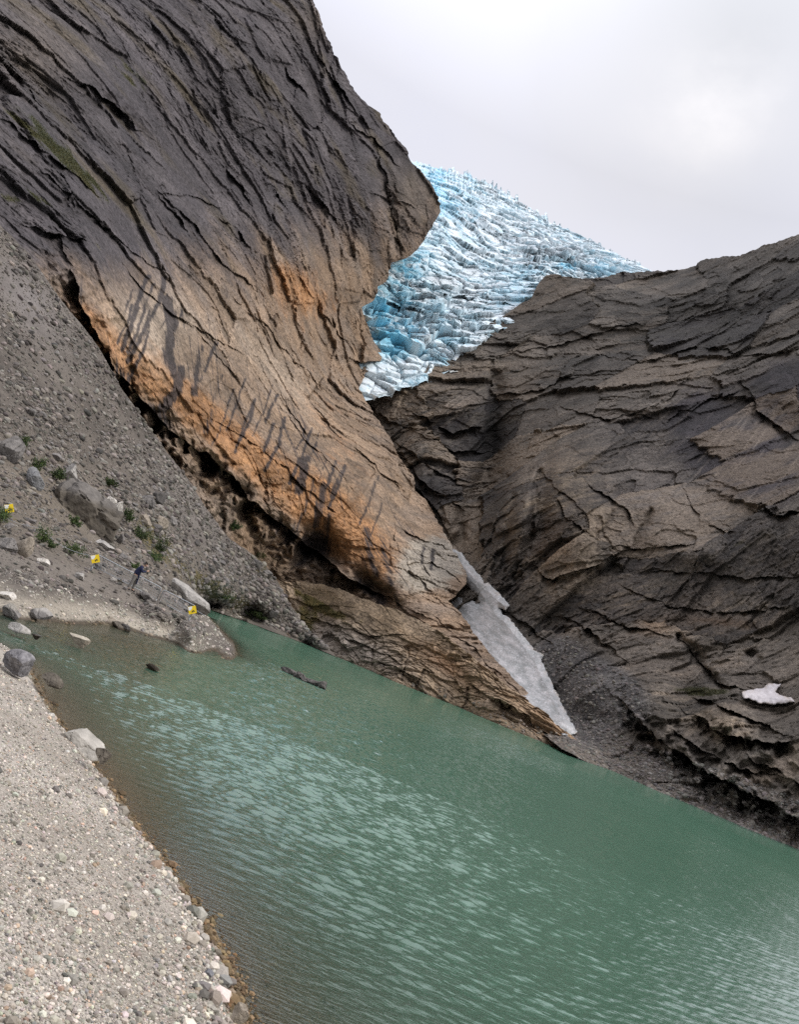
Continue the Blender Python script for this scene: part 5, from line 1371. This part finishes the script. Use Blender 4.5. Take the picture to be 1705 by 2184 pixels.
for sg in (-1, 1):
    st = -.10 if sg < 0 else .17; y = sg * .135
    skin_mesh('shoe', {'a': (-.06 + st, y, .05, .042), 'b': (.06 + st, y, .045, .045), 'c': (.19 + st, y * 1.05, .035, .036)}, [('a', 'b'), ('b', 'c')], M_SHOE, person)
    V, F = ICO1
    mesh('eye', V * .011 + np.array([.395, .03 + sg * .032, 1.60]), F, M_HAIR, parent=person)
    mesh('ear', V * np.array([.018, .010, .030]) + np.array([.305, .03 + sg * .094, 1.585]), F, M_SKIN, parent=person)


def box_bm(bm, x0, x1, y0, y1, z0, z1, bev=0.0):
    r = bmesh.ops.create_cube(bm, size=1.0)
    for v in r['verts']:
        v.co = Vector(((x0 + x1) / 2 + v.co.x * (x1 - x0), (y0 + y1) / 2 + v.co.y * (y1 - y0), (z0 + z1) / 2 + v.co.z * (z1 - z0)))
    if bev:
        ed = list({e for v in r['verts'] for e in v.link_edges})
        bmesh.ops.bevel(bm, geom=ed, offset=bev, segments=2, affect='EDGES')


def bm_obj(name, bm, mat, parent=None, smooth=False):
    me = bpy.data.meshes.new(name); bm.to_mesh(me); bm.free(); me.materials.append(mat)
    if smooth:
        for p_ in me.polygons: p_.use_smooth = True
    o_ = bpy.data.objects.new(name, me); COL.objects.link(o_)
    if parent: o_.parent = parent
    return o_


def tube_bm(bm, pts, rad, n=8):
    pts = [Vector(p) for p in pts]
    rings = []
    for q, p in enumerate(pts):
        d = (pts[min(q + 1, len(pts) - 1)] - pts[max(q - 1, 0)]).normalized()
        a = d.cross(Vector((0, 0, 1)));
        if a.length < 1e-3: a = d.cross(Vector((0, 1, 0)))
        a.normalize(); b = d.cross(a)
        rings.append([bm.verts.new(p + rad * (math.cos(6.2832 * k / n) * a + math.sin(6.2832 * k / n) * b)) for k in range(n)])
    for r1, r2 in zip(rings, rings[1:]):
        for k in range(n): bm.faces.new((r1[k], r1[(k + 1) % n], r2[(k + 1) % n], r2[k]))
    bm.faces.new(rings[0][::-1]); bm.faces.new(rings[-1])


camroot = bpy.data.objects.new('photo_camera', None); COL.objects.link(camroot)
camroot.location = pbase + Matrix.Rotation(prot, 3, 'Z') @ Vector((.63, 0, 1.315)); camroot.rotation_euler = (0, 0, prot)
tag(camroot, 'small black camera held out in both hands by the person', 'camera')
bm = bmesh.new(); box_bm(bm, -.03, .03, -.068, .068, -.045, .045, .008); bm_obj('camera_body', bm, M_CAMB, camroot)
bm = bmesh.new(); tube_bm(bm, [(.03, 0, 0), (.06, 0, 0), (.09, 0, 0)], .033, 16); bm_obj('lens', bm, M_CAMB, camroot)

# ---------------------------------------------------------------- barriers, wire and warning signs
M_STEEL = plain_mat('galvanised_steel', (.34, .36, .37), .45, .6)
M_YEL = plain_mat('sign_yellow', (.78, .56, .01), .5, var=.05)
M_SWHITE = plain_mat('sign_white', (.78, .78, .74), .5, var=.04)
M_BLACK = plain_mat('sign_black', (.06, .045, .012), .5)
FR = 49.2


def bp_(u, v, r=FR):
    return Vector(pt(u, v, r))


def barrier(label, a, b, h):
    """a, b: survey ends of the top rail; posts drop h metres"""
    A_, B_ = bp_(*a), bp_(*b)
    root = bpy.data.objects.new('barrier', None); COL.objects.link(root); root.location = A_ - Vector((0, 0, h))
    tag(root, label, 'barrier', 'metal barriers along the path')
    o_ = root.location
    P0, P1 = A_ - o_, B_ - o_; dn = Vector((0, 0, -1))
    d = (P1 - P0).normalized()
    bm = bmesh.new()
    lo0, lo1 = P0 + dn * (h - .12), P1 + dn * (h - .12)
    c = .10
    tube_bm(bm, [lo0, P0 + dn * c, P0 + dn * c * .3 + d * c * .3, P0 + d * c, P1 - d * c, P1 - d * c * .3 + dn * c * .3, P1 + dn * c, lo1], .024)
    bm_obj('top_rail', bm, M_STEEL, root, True)
    bm = bmesh.new(); tube_bm(bm, [lo0 + d * .02, lo1 - d * .02], .018); bm_obj('bottom_rail', bm, M_STEEL, root, True)
    for p_ in (P0, P1):
        bm = bmesh.new(); tube_bm(bm, [p_ + dn * (h - .12), p_ + dn * (h + .25)], .022); bm_obj('leg', bm, M_STEEL, root, True)
    bm = bmesh.new(); n_ = int((P1 - P0).length / .13)
    for k in range(1, n_):
        q = P0.lerp(P1, k / n_); tube_bm(bm, [q + dn * .01, q + dn * (h - .12)], .0055, 5)
    for k in range(1, 6):
        tube_bm(bm, [P0 + dn * (h * k / 6.6), P1 + dn * (h * k / 6.6)], .0045, 5)
    bm_obj('wire_mesh', bm, M_STEEL, root)
    return root


barrier('long metal barrier with wire mesh running past the person, left one of two', (209, 1183), (344.5, 1253.5), .78)
barrier('shorter metal barrier in front of the pale wedge boulder, ending at the third sign', (349, 1257.5), (416, 1292), .80)
bm = bmesh.new()
a_, b_ = bp_(-40, 1062), bp_(207, 1186)
wpts = [a_.lerp(b_, k / 24) - Vector((0, 0, .35 * (1 - (k % 12 - 6) ** 2 / 36))) for k in range(25)]
o0 = wpts[0].copy(); tube_bm(bm, [q - o0 for q in wpts], .010)
o = bm_obj('guide_wire', bm, M_STEEL); o.location = o0
tag(o, 'thin sagging wire strung from the left edge to the second sign', 'wire')
bm = bmesh.new()
wpts = [bp_(419, 1303), bp_(428, 1307.5), bp_(438, 1314), bp_(446, 1321, 52)]
o0 = wpts[0].copy(); tube_bm(bm, [q - o0 for q in wpts], .014)
o = bm_obj('guide_wire', bm, M_STEEL); o.location = o0
tag(o, 'short wire running from the third sign down to the water', 'wire')


def sign(label, u, v, s, roll, hanging=False):
    c = bp_(u, v, FR - .12)
    root = bpy.data.objects.new('warning_sign', None); COL.objects.link(root); root.location = c
    az = math.atan2(c.x, c.y)
    root.rotation_euler = (0, 0, -az)
    tag(root, label, 'sign', 'yellow warning signs')
    R_ = Matrix.Rotation(math.radians(roll), 4, 'Y')
    bm = bmesh.new(); box_bm(bm, -s, s, -.008, .008, -s, s, .004); bm.transform(R_); bm_obj('panel', bm, M_YEL, root)
    bm = bmesh.new()
    vs_ = [bm.verts.new((x * s, -.0115, z * s)) for x, z in ((-.93, .93), (.12, .93), (-.05, .35), (-.45, -.05), (-.93, .05))]
    bm.faces.new(vs_)
    ex = bmesh.ops.extrude_face_region(bm, geom=list(bm.faces))
    for g_ in ex['geom']:
        if isinstance(g_, bmesh.types.BMVert): g_.co.y += .002
    bm.transform(R_); bm_obj('white_corner', bm, M_SWHITE, root)
    bm = bmesh.new()
    for x0, x1, z0, z1 in ((-.30, .05, -.60, -.25), (.02, .35, -.42, -.12), (.22, .48, -.62, -.40)):
        box_bm(bm, x0 * s, x1 * s, -.0145, -.0125, z0 * s, z1 * s)
    bm.transform(R_ @ Matrix.Rotation(math.radians(-14), 4, 'Y')); bm_obj('pictogram', bm, M_BLACK, root)
    bm = bmesh.new(); tube_bm(bm, [(0, .02, s * 1.15), (0, .025, -s * 1.2), (0, .03, -1.15)], .022); bm_obj('post', bm, M_STEEL, root, True)
    return root


sign('yellow warning sign with white corner beside the bright green shrub at the left edge', 19, 1084.5, .215, -32)
sign('yellow warning sign with white corner left of the person, at the barrier start', 203, 1192, .215, -32)
sign('yellow warning sign with white corner in front of the pale wedge boulder', 410, 1301, .215, -32)
